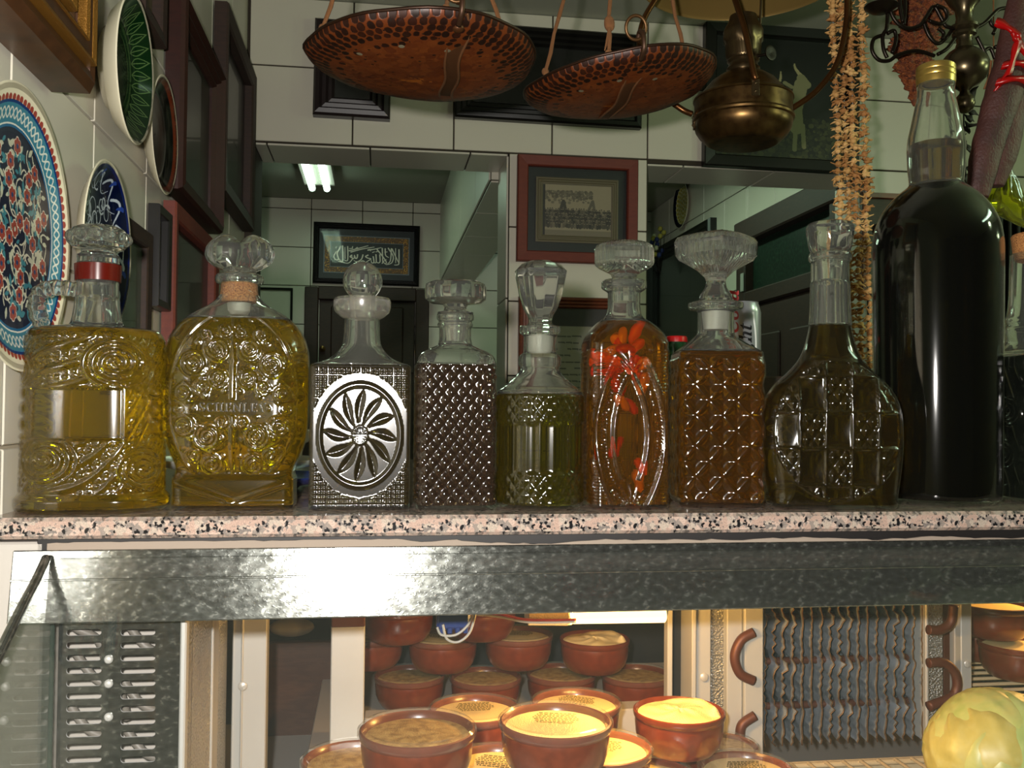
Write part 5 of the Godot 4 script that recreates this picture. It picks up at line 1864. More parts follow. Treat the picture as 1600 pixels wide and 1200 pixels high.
	t = decanter({"called": "decanter", "label": "tall amber decanter with red peppers under its shoulder and a ribbed disc stopper", "px": 974, "base": 798, "z": 1.03, "yaw": -3, "oil": 512,
		"prof": [[798, 58, 56, 0.3], [795, 61, 60, 0.3], [700, 61, 60, 0.3], [580, 61, 60, 0.3], [550, 61, 60, 0.32], [535, 58, 57, 0.45], [522, 50, 49, 0.65], [512, 40, 40, 0.85], [505, 31, 31, 1], [498, 27, 27, 1], [485, 25.5, 25.5, 1], [466, 25.5, 25.5, 1], [462, 31, 31, 1], [458, 35.5, 35.5, 1], [450, 35.5, 35.5, 1], [446, 31, 31, 1]],
		"relief": arcs, "oil_mat": M.oil_amber, "n": 300, "step": 1.8})
	s = t.get_meta("unit")
	turned(t, "stopper", 798, [[480, 0], [480, 19], [448, 20], [446, 22], [442, 19], [437, 21], [434, 26], [427, 40], [422, 44.5], [418, 45.5], [398, 45.5], [392, 43], [388, 36], [389, 12], [389, 0]], M.clear, 144,
		func(a: float, _y: float, r: float) -> float: return 1.0 + (0.022 * cos(a * 36) if r > 0.029 else 0.0))
	var rng := RandomNumberGenerator.new()
	rng.seed = 17
	var pm := [mat(Color(0.75, 0.1, 0.02), 0.3), mat(Color(0.85, 0.3, 0.02), 0.3), mat(Color(0.8, 0.5, 0.05), 0.3)]
	for k in 22:
		b = MB.new()
		var h := rng.randf_range(190, 262) if k < 17 else rng.randf_range(30, 180)
		var c := Vector3(rng.randf_range(-38, 38), h, rng.randf_range(8, 42))
		if h > 245: c *= Vector3(0.55, 1, 0.6)
		var e := Vector3(rng.randf_range(-1, 1), rng.randf_range(-1, 1), rng.randf_range(-0.2, 0.2)).normalized() * rng.randf_range(12, 20)
		b.tube(smooth([(c - e) * s, (c + Vector3(0, 3, 2)) * s, (c + e) * s], 5), [1.5 * s, 4 * s, 6 * s, 7 * s, 8 * s, 8 * s, 8 * s, 7.5 * s, 7 * s, 5 * s, 2 * s], 10)
		part("pepper", b, pm[k % 3], t)
	# ---- 7: lattice bottle
	var lattice := func(u: float, h: float, side: int, _f: float) -> float:
		if h < 8 or h > 228: return 0.0
		var x := u + (0.0 if side != 1 else 12.0)
		var p := pow(0.5 + 0.5 * cos(TAU * (x / 41.0 + h / 46.0)), 2.0)
		var q := pow(0.5 + 0.5 * cos(TAU * (x / 41.0 - h / 46.0)), 2.0)
		var v := 3.6 * maxf(p, q) - 0.8 * (1.0 - absf(p - q)) * minf(p, q)
		return v * clampf((h - 8) / 5.0, 0, 1) * clampf((228 - h) / 5.0, 0, 1)
	t = decanter({"called": "decanter", "label": "square amber decanter in a bold diagonal lattice, with a wide flared ribbed stopper", "px": 1118, "base": 797, "z": 1.045, "yaw": -10, "oil": 562,
		"prof": [[797, 60, 60, 0.2], [794, 63, 62, 0.2], [700, 63, 62, 0.2], [575, 63, 62, 0.2], [564, 63, 62, 0.24], [558, 58, 57, 0.4], [548, 46, 46, 0.7], [538, 34, 34, 0.95], [532, 29, 29, 1], [520, 28, 28, 1], [500, 28, 28, 1], [496, 30, 30, 1], [494, 40, 40, 1], [490, 42.5, 42.5, 1], [484, 42, 42, 1], [482, 36, 36, 1]],
		"relief": lattice, "oil_mat": M.oil_amber, "n": 340, "step": 1.5})
	turned(t, "stopper_liner", 797, [[526, 0], [526, 19], [497, 22], [494, 22], [494, 0]], M.white_plastic)
	turned(t, "stopper", 797, [[494, 0], [494, 21], [481, 22], [478, 26], [472, 25], [460, 17], [450, 15], [444, 17], [434, 27], [424, 41], [417, 51], [409, 56], [388, 57], [381, 53], [377, 45], [379, 38], [379, 0]], M.clear, 128,
		func(a: float, _y: float, r: float) -> float:
			var g := a - PI / 4
			var sq := 1.0 / maxf(absf(cos(g)), absf(sin(g)))
			var k := clampf((r - 0.016) / 0.02, 0.0, 1.0)
			return lerpf(1.0, 0.86 * pow(sq, 0.75), k) * (1.0 + 0.028 * cos(a * 32) * k))
	# ---- 8: moon flask with a long fluted neck and a chequer of cut squares
	var cheq := func(u: float, h: float, side: int, _f: float) -> float:
		if side == 1: return 0.0
		var x := u
		var y := h - 120.0
		if pow(x / 92.0, 2.0) + pow(y / 104.0, 2.0) > 1.0: return 1.6 if pow(x / 95.0, 2.0) + pow(y / 107.0, 2.0) < 1.0 else 0.0
		var cx := int(floor(x / 39.0 + 0.5))
		var cy := int(floor(y / 55.0 + 0.5))
		var fx := fposmod(x / 39.0 + 0.5, 1.0)
		var fy := fposmod(y / 55.0 + 0.5, 1.0)
		if fx < 0.05 or fx > 0.95 or fy < 0.04 or fy > 0.96: return 2.2
		if (cx + cy) % 2 == 0: return -3.2 * sin(PI * fx) * sin(PI * fy)
		return 4.6 * minf(tri_wave(fx * 2 + fy * 2), tri_wave(fx * 2 - fy * 2)) - 1.2
	t = decanter({"called": "decanter", "label": "round bodied decanter with tall fluted neck and cut squares, beside the big dark bottle", "px": 1297, "base": 795, "z": 1.002, "yaw": -12, "oil": 512,
		"prof": [[795, 88, 44, 0.5], [792, 93, 46, 0.5], [770, 98, 50, 0.75], [735, 104, 53, 0.85], [690, 107, 55, 0.85], [660, 106, 55, 0.85], [630, 100, 54, 0.88], [605, 85, 52, 0.92], [585, 64, 52, 0.95], [565, 48, 44, 1], [545, 39, 39, 1], [525, 34, 34, 1], [510, 31.5, 31.5, 1], [470, 29.5, 29.5, 1], [430, 29, 29, 1], [413, 29, 29, 1], [410, 32, 32, 1], [404, 33, 33, 1], [398, 31, 31, 1]],
		"relief": cheq, "oil_mat": M.oil_dark_amber, "n": 300, "step": 1.9, "wall": 6.0,
		"neck_relief": func(_u: float, h: float, _sd: int, f: float) -> float: return 1.4 * absf(sin(f * PI * 14.0)) if h < 350.0 else 0.0})
	turned(t, "stopper", 795, [[440, 0], [440, 17], [400, 22], [398, 28], [394, 31], [386, 33], [366, 36], [357, 36], [352, 33], [350, 28], [352, 10], [352, 0]], M.clear, 96,
		func(a: float, y: float, r: float) -> float: return 1.0 + (0.03 * (minf(tri_wave(a * 8 / TAU + y * 24), tri_wave(a * 8 / TAU - y * 24)) - 0.4) if r > 0.021 else 0.0))
	# ---- 9: the big dark bottle
	t = decanter({"called": "bottle", "category": "bottle", "label": "big nearly black oil bottle with a golden screw cap, tallest on the counter", "px": 1464, "base": 791, "z": 1.065, "oil": 299,
		"prof": [[791, 84, 84, 1], [787, 90, 90, 1], [780, 92, 92, 1], [700, 93, 93, 1], [500, 95, 95, 1], [400, 96, 96, 1], [372, 93, 93, 1], [345, 84, 84, 1], [325, 71, 71, 1], [308, 55, 55, 1], [300, 44, 44, 1], [294, 40, 40, 1], [270, 42, 42, 1], [240, 43, 43, 1], [225, 42, 42, 1], [200, 37, 37, 1], [170, 31, 31, 1], [155, 28, 28, 1], [145, 27.5, 27.5, 1], [138, 28.5, 28.5, 1], [134, 26, 26, 1]],
		"oil_mat": M.oil_black, "n": 96, "step": 6.0, "glass": pane(0.07, 0.002, 0.5), "wall": 3.0})
	turned(t, "neck_oil", 791, [[298, 0], [298, 36], [292, 36], [270, 37.6], [240, 38.6], [233, 38.3], [232, 36], [232, 0]], M.oil_neck, 64)
	turned(t, "cap", 791, [[137, 20], [137, 28.8], [128, 29.4], [126, 28.6], [124, 29.4], [119, 29.4], [117, 28.6], [115, 29.4], [109, 29], [107, 27], [107, 0]], M.cap_gold, 72)
	# ---- 10: embossed bottle with a cork at the right edge
	var floral := func(u: float, h: float, side: int, f: float) -> float:
		if h < 6 or h > 222: return 0.0
		if h < 26 or h > 206: return 2.2 * absf(sin(f * PI * 40.0))
		var x := (fposmod(f * 6.0, 1.0) - 0.5) * 60.0
		return maxf(3.0 * spiral(x, h, 0, 70, 26, 7.0, 1.0), maxf(3.0 * spiral(x, h, 8, 140, 26, 7.0, -1.0), maxf(0.0, 2.0 * sin(x * 0.35 + h * 0.12))))
	t = decanter({"called": "bottle", "category": "bottle", "label": "embossed bottle with a bare cork, at the right edge beside the big bottle", "px": 1632, "base": 786, "z": 1.06, "oil": 562,
		"prof": [[786, 66, 66, 0.6], [782, 70, 70, 0.6], [700, 70, 70, 0.6], [570, 70, 70, 0.6], [560, 69, 69, 0.65], [548, 60, 60, 0.9], [538, 56, 56, 1], [530, 57, 57, 1], [520, 58, 58, 1], [512, 54, 54, 1], [505, 56, 56, 1], [498, 53, 53, 1], [480, 50, 50, 1], [430, 48, 48, 1], [400, 47, 47, 1]],
		"relief": floral, "oil_mat": M.oil_smoke, "n": 260, "step": 2.0})
	turned(t, "cork", 786, [[410, 40], [400, 43], [372, 46], [369, 44], [369, 0]], M.cork, 32)

func build_counter_things() -> void:
	# white crockery behind the flask
	var c := on_z(372, 720, 1.27)
	var ware := [["white_bowl", "wide white bowl on top of the stack behind the oval flask", 0.104, 0.032, 1.289, M.china], ["white_dish", "white dish below the white bowl behind the oval flask", 0.108, 0.02, 1.264, M.china], ["blue_dish", "blue edged dish at the bottom of the stack behind the oval flask", 0.1, 0.018, 1.2445, mat(Color(0.12, 0.2, 0.48), 0.25)]]
	for w in ware:
		var b := MB.new()
		var r: float = w[2]
		var h: float = w[3]
		b.lathe([Vector2(0, 0.002), Vector2(r * 0.5, 0.002), Vector2(r * 0.52, 0), Vector2(r * 0.56, 0), Vector2(r * 0.6, 0.004), Vector2(r * 0.85, h * 0.5), Vector2(r * 0.99, h * 0.93), Vector2(r, h), Vector2(r * 0.97, h), Vector2(r * 0.82, h * 0.6), Vector2(r * 0.55, 0.007), Vector2(0, 0.0055)], 64)
		single(w[0], b, w[5], w[1], "dish", Vector3(c.x + (0.02 if w[0] == "blue_dish" else 0.0), w[4], -1.27))
	# box with the can and the jar
	var cp := on_z(1158, 474, 1.42)
	var by := cp.y - 0.116
	var b := MB.new()
	b.cbox(Vector3(0, (by - TOP) / 2, 0), Vector3(0.2, by - TOP - 0.0006, 0.12), 0.003)
	single("wooden_box", b, M.dark_wood, "dark wooden box standing behind the lattice decanter, under the can", "box", Vector3(cp.x - 0.04, TOP + 0.0003, -1.42))
	var can := thing("drink_can", "silver drinks can with red and black script behind the lattice decanter", "can", Vector3(cp.x, by + 0.001, -1.42))
	var k := 0.0305
	b = MB.new()
	b.lathe([Vector2(0, 0.006), Vector2(0.02, 0.004), Vector2(0.024, 0), Vector2(0.027, 0.004), Vector2(k, 0.012), Vector2(k, 0.1), Vector2(0.0275, 0.111), Vector2(0.0262, 0.1145), Vector2(0.0268, 0.116), Vector2(0.0255, 0.116), Vector2(0.0245, 0.112), Vector2(0, 0.112)], 64)
	part("body", b, mat(Color(0.66, 0.67, 0.69), 0.28, 0.7), can)
	b = MB.new()
	b.cbox(Vector3(0, 0.1135, 0.006), Vector3(0.012, 0.0012, 0.02), 0.0005)
	part("ring_pull", b, M.alu, can)
	bent_text(can, "Coca-Cola", k, 0.058, 0.05, -0.5, mat(Color(0.72, 0.04, 0.05), 0.35), 0.28)
	bent_text(can, "light", k, 0.05, 0.042, 0.22, mat(Color(0.02, 0.02, 0.03), 0.35), 0.3)
	var band := MB.new()
	var rows := []
	for j in 12:
		var row := PackedVector3Array()
		for i in 5:
			var a := 0.62 + i * 0.028 + 0.12 * sin(j * 0.35)
			row.append(Vector3(sin(a) * (k + 0.0002), 0.013 + j * 0.0078, cos(a) * (k + 0.0002)))
		rows.append(row)
	band.grid(rows, false, false, 1)
	part("white_stripe", band, mat(Color(0.85, 0.85, 0.85), 0.4), can)
	can.rotation.y = -0.35
	var jp := on_z(1057, 526, 1.42)
	var jar := thing("glass_jar", "small green glass bottle with a red metal cap behind the tall amber decanter", "jar", Vector3(jp.x, by + 0.0003, -1.42))
	var jh := jp.y - by
	b = MB.new()
	b.lathe([Vector2(0, 0.003), Vector2(0.014, 0), Vector2(0.017, 0.003), Vector2(0.017, jh - 0.03), Vector2(0.0145, jh - 0.014), Vector2(0.0145, jh - 0.004), Vector2(0.012, jh - 0.004), Vector2(0.012, jh - 0.014), Vector2(0.015, jh - 0.03), Vector2(0.015, 0.005), Vector2(0, 0.005)], 40)
	part("body", b, glass(Color(0.35, 0.6, 0.4), 0.02, 0.05, 0.1), jar)
	b = MB.new()
	b.lathe([Vector2(0.0145, jh - 0.009), Vector2(0.0168, jh - 0.009), Vector2(0.0165, jh - 0.002), Vector2(0.015, jh), Vector2(0, jh)], 42, func(a: float, y: float, r: float) -> float: return 1.0 + (0.03 * cos(a * 21) if y < jh - 0.003 else 0.0))
	part("cap", b, mat(Color(0.62, 0.05, 0.06), 0.35), jar)

# lettering laid round an upright cylinder, reading upwards
func bent_text(parent: Node3D, words: String, radius: float, mid: float, size: float, ang: float, m: Material, slant := 0.0) -> void:
	var f := SystemFont.new()
	f.font_names = PackedStringArray(["Droid Serif"])
	f.font_weight = 700
	var tm := TextMesh.new()
	tm.text = words
	tm.font = f
	tm.font_size = 40
	tm.pixel_size = size / 40.0 * 0.62
	tm.depth = 0.0004
	var a := tm.get_mesh_arrays()
	var v: PackedVector3Array = a[Mesh.ARRAY_VERTEX]
	var n: PackedVector3Array = a[Mesh.ARRAY_NORMAL]
	for i in v.size():
		var p := v[i]
		var along := p.x + p.y * slant
		var th := ang - p.y / radius
		var rr := radius + 0.0003 + p.z
		v[i] = Vector3(sin(th) * rr, mid + along, cos(th) * rr)
		n[i] = Vector3(sin(th), 0, cos(th))
	a[Mesh.ARRAY_VERTEX] = v
	a[Mesh.ARRAY_NORMAL] = n
	var am := ArrayMesh.new()
	am.add_surface_from_arrays(Mesh.PRIMITIVE_TRIANGLES, a)
	part("script_lettering", am, m, parent)

# ---------------------------------------------------------------- things hanging over the counter
func pan_print() -> Image:
	var s := 512
	var c := s / 2.0
	var im := blank(s, s, Color(0.4, 0.19, 0.07))
	var r := RandomNumberGenerator.new()
	r.seed = 31
	for k in 1500:
		var a := r.randf() * TAU
		var q := sqrt(r.randf()) * 180
		dot(im, c + q * cos(a), c + q * sin(a), r.randf_range(3, 12), Color(0.36, 0.16, 0.06).lerp(Color(0.47, 0.24, 0.09), r.randf()))
	for ring in 6:
		var q := 176.0 + ring * 15.0
		var m := 58 + ring * 3
		for k in m:
			var a := TAU * (k + 0.5 * (ring % 2)) / m + r.randf_range(-0.01, 0.01)
			var rr := r.randf_range(6.0, 8.0) + ring * 0.3
			if ring < 2 and r.randf() < 0.5: continue
			for j in 4:
				dot(im, c + q * cos(a) + r.randf_range(-2, 2), c + q * sin(a) + r.randf_range(-2, 2), rr * 0.8, Color(0.12, 0.06, 0.035).lerp(Color(0.2, 0.09, 0.045), r.randf()))
	for k in 90:
		var a := r.randf() * TAU
		var q := r.randf_range(60, 250)
		dot(im, c + q * cos(a), c + q * sin(a), r.randf_range(1, 3), Color(0.12, 0.07, 0.05))
	for k in 26: dot(im, c - 10 + r.randfn(0, 13), c + 16 + r.randfn(0, 9), r.randf_range(2, 6), Color(0.6, 0.33, 0.1))
	for p in [[300, 110], [120, 150], [206, 96]]: dot(im, p[0], p[1], 6, Color(0.5, 0.47, 0.38))
	return im

func copper_pan(label: String, px: float, py: float, dep: float, rad: float, roll: float, strap_x: float, m: Material, hang_px: Array) -> void:
	var at := EYE + ray(px, py) * dep
	var t := thing("scale_pan", label, "scale pan", at, "hammered pans of an old balance")
	t.rotation = Vector3(0, 0, roll)
	var prof := [Vector2(rad, 0.001), Vector2(rad * 0.985, -0.006), Vector2(rad * 0.93, -0.013), Vector2(rad * 0.8, -0.02), Vector2(rad * 0.6, -0.0255), Vector2(rad * 0.35, -0.0285), Vector2(0.001, -0.029)]
	var wob := func(a: float) -> float: return 1.0 + 0.014 * sin(3 * a + 1.0) + 0.008 * sin(7 * a) + 0.005 * sin(13 * a + 2.0)
	var rows := []
	var uvs := []
	for k in 2:
		var pr := prof.duplicate()
		if k == 1: pr.reverse()
		for p in pr:
			var row := PackedVector3Array()
			var uv := []
			for i in 90:
				var a := TAU * i / 90
				var w: float = lerpf(1.0, wob.call(a), p.x / rad)
				row.append(Vector3(sin(a) * p.x * w, p.y + (0.0018 if k == 0 else 0.0) + 0.003 * sin(2 * a) * p.x / rad, cos(a) * p.x * w))
				uv.append(Vector2(0.5 + 0.49 * sin(a) * p.x / rad, 0.5 - 0.49 * cos(a) * p.x / rad))
			uv.append(uv[0])
			rows.append(row)
			uvs.append(uv)
	rows.reverse()
	uvs.reverse()
	var b := MB.new()
	b.grid(rows, true, false, 0, uvs)
	part("dish", b, m, t)
	# rolled rim
	var ring := []
	for i in 60:
		var a := TAU * i / 60
		ring.append(Vector3(sin(a) * rad * wob.call(a), 0.001 + 0.003 * sin(2 * a), cos(a) * rad * wob.call(a)))
	b = MB.new()
	b.tube(ring, 0.0022, 6, true)
	part("rim", b, mat(Color(0.2, 0.12, 0.07), 0.4, 0.6), t)
	# iron strap under the dish
	rows = []
	var line_l := []
	var line_r := []
	for j in 25:
		var z := lerpf(rad * 0.985, -rad * 0.985, j / 24.0)
		var q := sqrt(z * z + strap_x * strap_x)
		var y := -0.0315 * (1.0 - pow(minf(q / rad, 1.0), 2.6)) - 0.001
		var hw := 0.0085 + 0.004 * exp(-pow((j - 2.5) / 2.0, 2))
		var row := PackedVector3Array()
		for i in 5:
			var u := i / 2.0 - 1.0
			row.append(Vector3(strap_x + u * hw + (0.002 * sin(j * 0.7)), y - 0.0012 + 0.0006 * u * u, z))
		rows.append(row)
		line_l.append(row[0])
		line_r.append(row[4])
	b = MB.new()
	b.grid(rows, false, false, 1)
	b.grid(rows, false, false, -1)
	b.tube(line_l, 0.0018, 6)
	b.tube(line_r, 0.0018, 6)
	part("strap", b, mat(Color(0.4, 0.26, 0.16), 0.45, 0.25), t)
	b = MB.new()
	b.ball(Vector3(strap_x, -0.012, rad * 0.87), Vector3(0.0075, 0.006, 0.0075), 14, 8)
	part("rivet", b, mat(Color(0.33, 0.2, 0.11), 0.35, 0.6), t)
	b = MB.new()
	var z0 := rad * 0.99
	b.tube(smooth([Vector3(strap_x, -0.012, z0 * 0.93), Vector3(strap_x + 0.002, -0.004, z0 + 0.006), Vector3(strap_x + 0.003, 0.014, z0 + 0.008), Vector3(strap_x + 0.002, 0.022, z0 - 0.002), Vector3(strap_x, 0.012, z0 - 0.01)], 5), 0.0036, 8)
	part("hook", b, mat(Color(0.27, 0.18, 0.12), 0.45, 0.6), t)
	ring = []
	var rc := Vector3(strap_x - 0.004, 0.026, z0 + 0.003)
	for i in 28:
		var a := TAU * i / 28
		ring.append(rc + Vector3(cos(a) * 0.0135, sin(a) * 0.0145, sin(a) * 0.004))
	b = MB.new()
	b.tube(ring, 0.0023, 8, true)
	part("ring", b, mat(Color(0.36, 0.25, 0.14), 0.4, 0.7), t)
	# the three cords
	var inv := t.transform.affine_inverse()
	for hk in hang_px:
		var p0: Vector3 = inv * (EYE + ray(hk[0], hk[1]) * (dep + hk[4]))
		var p1: Vector3 = inv * (EYE + ray(hk[2], hk[3]) * (dep + hk[4] * 0.6))
		var far := p1 + (p1 - p0).normalized() * maxf(0.05, (2.455 - (t.transform * p1).y) / maxf(0.2, (p1 - p0).normalized().y))
		b = MB.new()
		var line := []
		for k in 24:
			var q := k / 23.0
			line.append(p0.lerp(far, q) + Vector3(0.0012 * sin(k * 2.1), 0, 0.001 * cos(k * 1.7)))
		var radii := []
		for k in 24: radii.append(0.0026 + 0.0005 * (k % 2))
		b.tube(line, radii, 8)
		b.ball(p0, Vector3(0.0055, 0.006, 0.0055), 10, 7)
		if hk.size() > 5:
			b.ball(p0.lerp(p1, 0.55), Vector3(0.0075, 0.011, 0.0075), 12, 8)
			b.tube([p0.lerp(p1, 0.4), p0.lerp(p1, 0.1) + Vector3(-0.007, -0.004, 0.004)], [0.003, 0.001], 6)
		part("cord", b, M.rope, t)

func build_hanging() -> void:
	var copper := mat(Color.WHITE, 0.42, 0.3)
	copper.albedo_texture = ImageTexture.create_from_image(pan_print())
	bump(copper, copper.albedo_texture, 0.12)
	copper_pan("larger hammered copper balance pan, hanging left of the other one", 660, 88, 1.24, 0.149, 0.0, 0.036, copper, [[504, 44, 519, 0, 0.02], [697, 14, 700, -20, -0.12], [785, 50, 769, 0, 0.02]])
	copper_pan("smaller tilted copper balance pan, hanging beside the brass oil lamp", 969, 130, 1.38, 0.139, 0.135, -0.008, copper, [[852, 112, 880, 0, 0.02], [951, 84, 953, 0, -0.12, 1], [1068, 80, 1051, 0, 0.02]])
	oil_lamp()
	garlands()
	chandelier()
	bundles()

func oil_lamp() -> void:
	var dep := 1.5
	var at := EYE + ray(1161, 190) * dep
	var s := dep / FOCAL
	var t := thing("oil_lamp", "old brass hanging oil lamp with bent carrying rods, right of the copper pans", "oil lamp", at)
	var v := func(y: float, r: float) -> Vector2: return Vector2(r * s, (190 - y) * s)
	var b := MB.new()
	b.lathe([v.call(226, 0), v.call(226, 50), v.call(222, 58), v.call(212, 68), v.call(204, 73), v.call(197, 75), v.call(191, 75), v.call(189, 78), v.call(186, 78.5), v.call(183, 77), v.call(182, 75), v.call(158, 75), v.call(157, 77), v.call(154, 76), v.call(150, 69), v.call(140, 60), v.call(128, 50), v.call(118, 36), v.call(113, 27), v.call(112, 0)], 80)
	part("reservoir", b, M.brass, t)
	b = MB.new()
	b.lathe([v.call(114, 0), v.call(114, 22), v.call(110, 23), v.call(107, 26), v.call(103, 23), v.call(98, 22), v.call(95, 25), v.call(92, 24), v.call(89, 26), v.call(73, 27), v.call(71, 28), v.call(67, 28), v.call(62, 31), v.call(50, 31), v.call(43, 28), v.call(36, 24), v.call(30, 22), v.call(24, 21), v.call(24, 0)], 80,
		func(a: float, y: float, _r: float) -> float:
			var yy := 190 - y / s
			return 1.0 + (0.025 * cos(a * 40) if yy > 73 and yy < 90 else (0.03 * cos(a * 8) if yy > 28 and yy < 62 else 0.0)))
	part("burner", b, M.dull_brass, t)
	b = MB.new()
	b.lathe([Vector2(0, 0), Vector2(0.009, 0), Vector2(0.0115, 0.002), Vector2(0.0115, 0.004), Vector2(0.008, 0.0045), Vector2(0, 0.0035)], 28)
	part("wick_knob", b, M.iron, t).transform = Transform3D(Basis(Vector3.UP, 0.4) * Basis(Vector3.RIGHT, PI / 2), Vector3(30 * s, (190 - 92) * s, 30 * s))
	b = MB.new()
	b.tube([Vector3(30 * s, (190 - 92) * s, 30 * s), Vector3(16 * s, (190 - 92) * s, 16 * s)], 0.0022, 8)
	part("wick_spindle", b, M.iron, t)
	# carrying rods with riveted feet
	var rods := [[[1150, 150, 78], [1146, 140, 78], [1137, 80, 70], [1128, 20, 50], [1124, -30, 30], [1122, -120, 4]], [[1237, 166, 0], [1246, 162, 0], [1282, 135, 0], [1315, 92, 0], [1330, 40, 0], [1334, -20, 0], [1322, -80, 0], [1290, -130, 0]], [[1085, 176, -20], [1066, 168, -20], [1036, 140, -30], [1012, 95, -40], [1005, 60, -40], [1011, 25, -40], [1030, -10, -40], [1070, -70, -30], [1110, -120, -10]]]
	for r in rods:
		var pts := []
		for p in r: pts.append(Vector3((p[0] - 1161) * s, (190 - p[1]) * s, p[2] * s))
		b = MB.new()
		b.tube(smooth(pts, 7), 0.0047, 12)
		part("carrying_rod", b, M.copper_rod, t)
		var e: Vector3 = pts[0]
		b = MB.new()
		var fx := Transform3D(Basis(Vector3.UP, atan2(e.x, e.z)), Vector3(0, e.y - 0.012, 0))
		b.xf = fx
		b.cbox(Vector3(0, 0, 75.5 * s), Vector3(0.012, 0.026, 0.003), 0.001)
		for yy in [-0.006, 0.006]: b.ball(Vector3(0, yy, 77.5 * s), Vector3(0.0022, 0.0022, 0.0016), 8, 6)
		part("foot_plate", b, M.dull_brass, t)
	# the wide brass reflector over it
	b = MB.new()
	var hy := (190 + 37) * s
	b.lathe([Vector2(0.163, hy), Vector2(0.16, hy + 0.004), Vector2(0.12, hy + 0.03), Vector2(0.06, hy + 0.055), Vector2(0.02, hy + 0.065), Vector2(0.02, hy + 0.067), Vector2(0.06, hy + 0.058), Vector2(0.121, hy + 0.033), Vector2(0.162, hy + 0.006), Vector2(0.165, hy)], 80)
	part("reflector", b, M.bright_brass, t)
	b = MB.new()
	b.tube([Vector3(22 * s, (190 - 40) * s, 14 * s), Vector3(24 * s, (190 + 30) * s, 16 * s)], 0.002, 8)
	b.tube([Vector3(0, hy + 0.06, 0), Vector3(0, 2.458 - at.y, 0)], 0.004, 8)
	part("hanger", b, M.dull_brass, t)

func garlands() -> void:
	# one dried flower: a core and six curled pointed petals
	var shapes := []
	var r := RandomNumberGenerator.new()
	r.seed = 41
	for q in 4:
		var b := MB.new()
		b.ball(Vector3.ZERO, Vector3(0.0042, 0.0045, 0.0042), 8, 5)
		for k in 6:
			var a := TAU * k / 6 + r.randf_range(-0.3, 0.3)
			var d := Vector3(cos(a), r.randf_range(-0.5, 0.25), sin(a)).normalized()
			var e := Vector3(-sin(a), 0, cos(a))
			var l := r.randf_range(0.0085, 0.0115)
			var rows := []
			for j in 4:
				var w: float = [0.0032, 0.0042, 0.0026, 0.0002][j]
				var c := d * l * (0.2 + 0.8 * j / 3.0) + Vector3(0, -0.0022 * pow(j / 3.0, 2) * (1 if q % 2 else -1), 0)
				rows.append(PackedVector3Array([c - e * w, c + Vector3(0, 0.0009, 0), c + e * w, c - Vector3(0, 0.0009, 0)]))
			b.grid(rows, true)
		shapes.append(b.mesh())
	var mats := [mat(Color(0.72, 0.55, 0.32), 0.8), mat(Color(0.78, 0.62, 0.39), 0.8), mat(Color(0.62, 0.43, 0.23), 0.8)]
	var names := ["leftmost", "second from the left", "third from the left", "rightmost"]
	var k_n := 0
	for l in [[1298, -60, 1317, 600, 1.64], [1311, -60, 1328, 600, 1.67], [1325, -60, 1339, 590, 1.64], [1344, -60, 1353, 600, 1.66]]:
		var p0: Vector3 = EYE + ray(l[0], l[1]) * l[4]
		var p1: Vector3 = EYE + ray(l[2], l[3]) * l[4]
		p1.z = p0.z
		var t := thing("dried_garland", "string of dried star shaped flowers, %s of four hanging together" % names[k_n], "garland", p0, "strings of dried flowers")
		var d := p1 - p0
		var b := MB.new()
		b.tube([Vector3(0, 2.455 - p0.y, 0), Vector3.ZERO, d * 0.5, d], 0.0006, 5)
		part("thread", b, M.white_plastic, t)
		var m := int(d.length() / 0.0118)
		for i in m:
			var o := part("flower", shapes[r.randi() % 4], mats[r.randi() % 3], t)
			o.transform = Transform3D(Basis.from_euler(Vector3(r.randf_range(-0.5, 0.5), r.randf() * TAU, r.randf_range(-0.5, 0.5))).scaled(Vector3.ONE * r.randf_range(1.12, 1.4)), d * (i + 0.4) / m + Vector3(r.randf_range(-0.0025, 0.0025), 0, r.randf_range(-0.003, 0.003)))
		k_n += 1

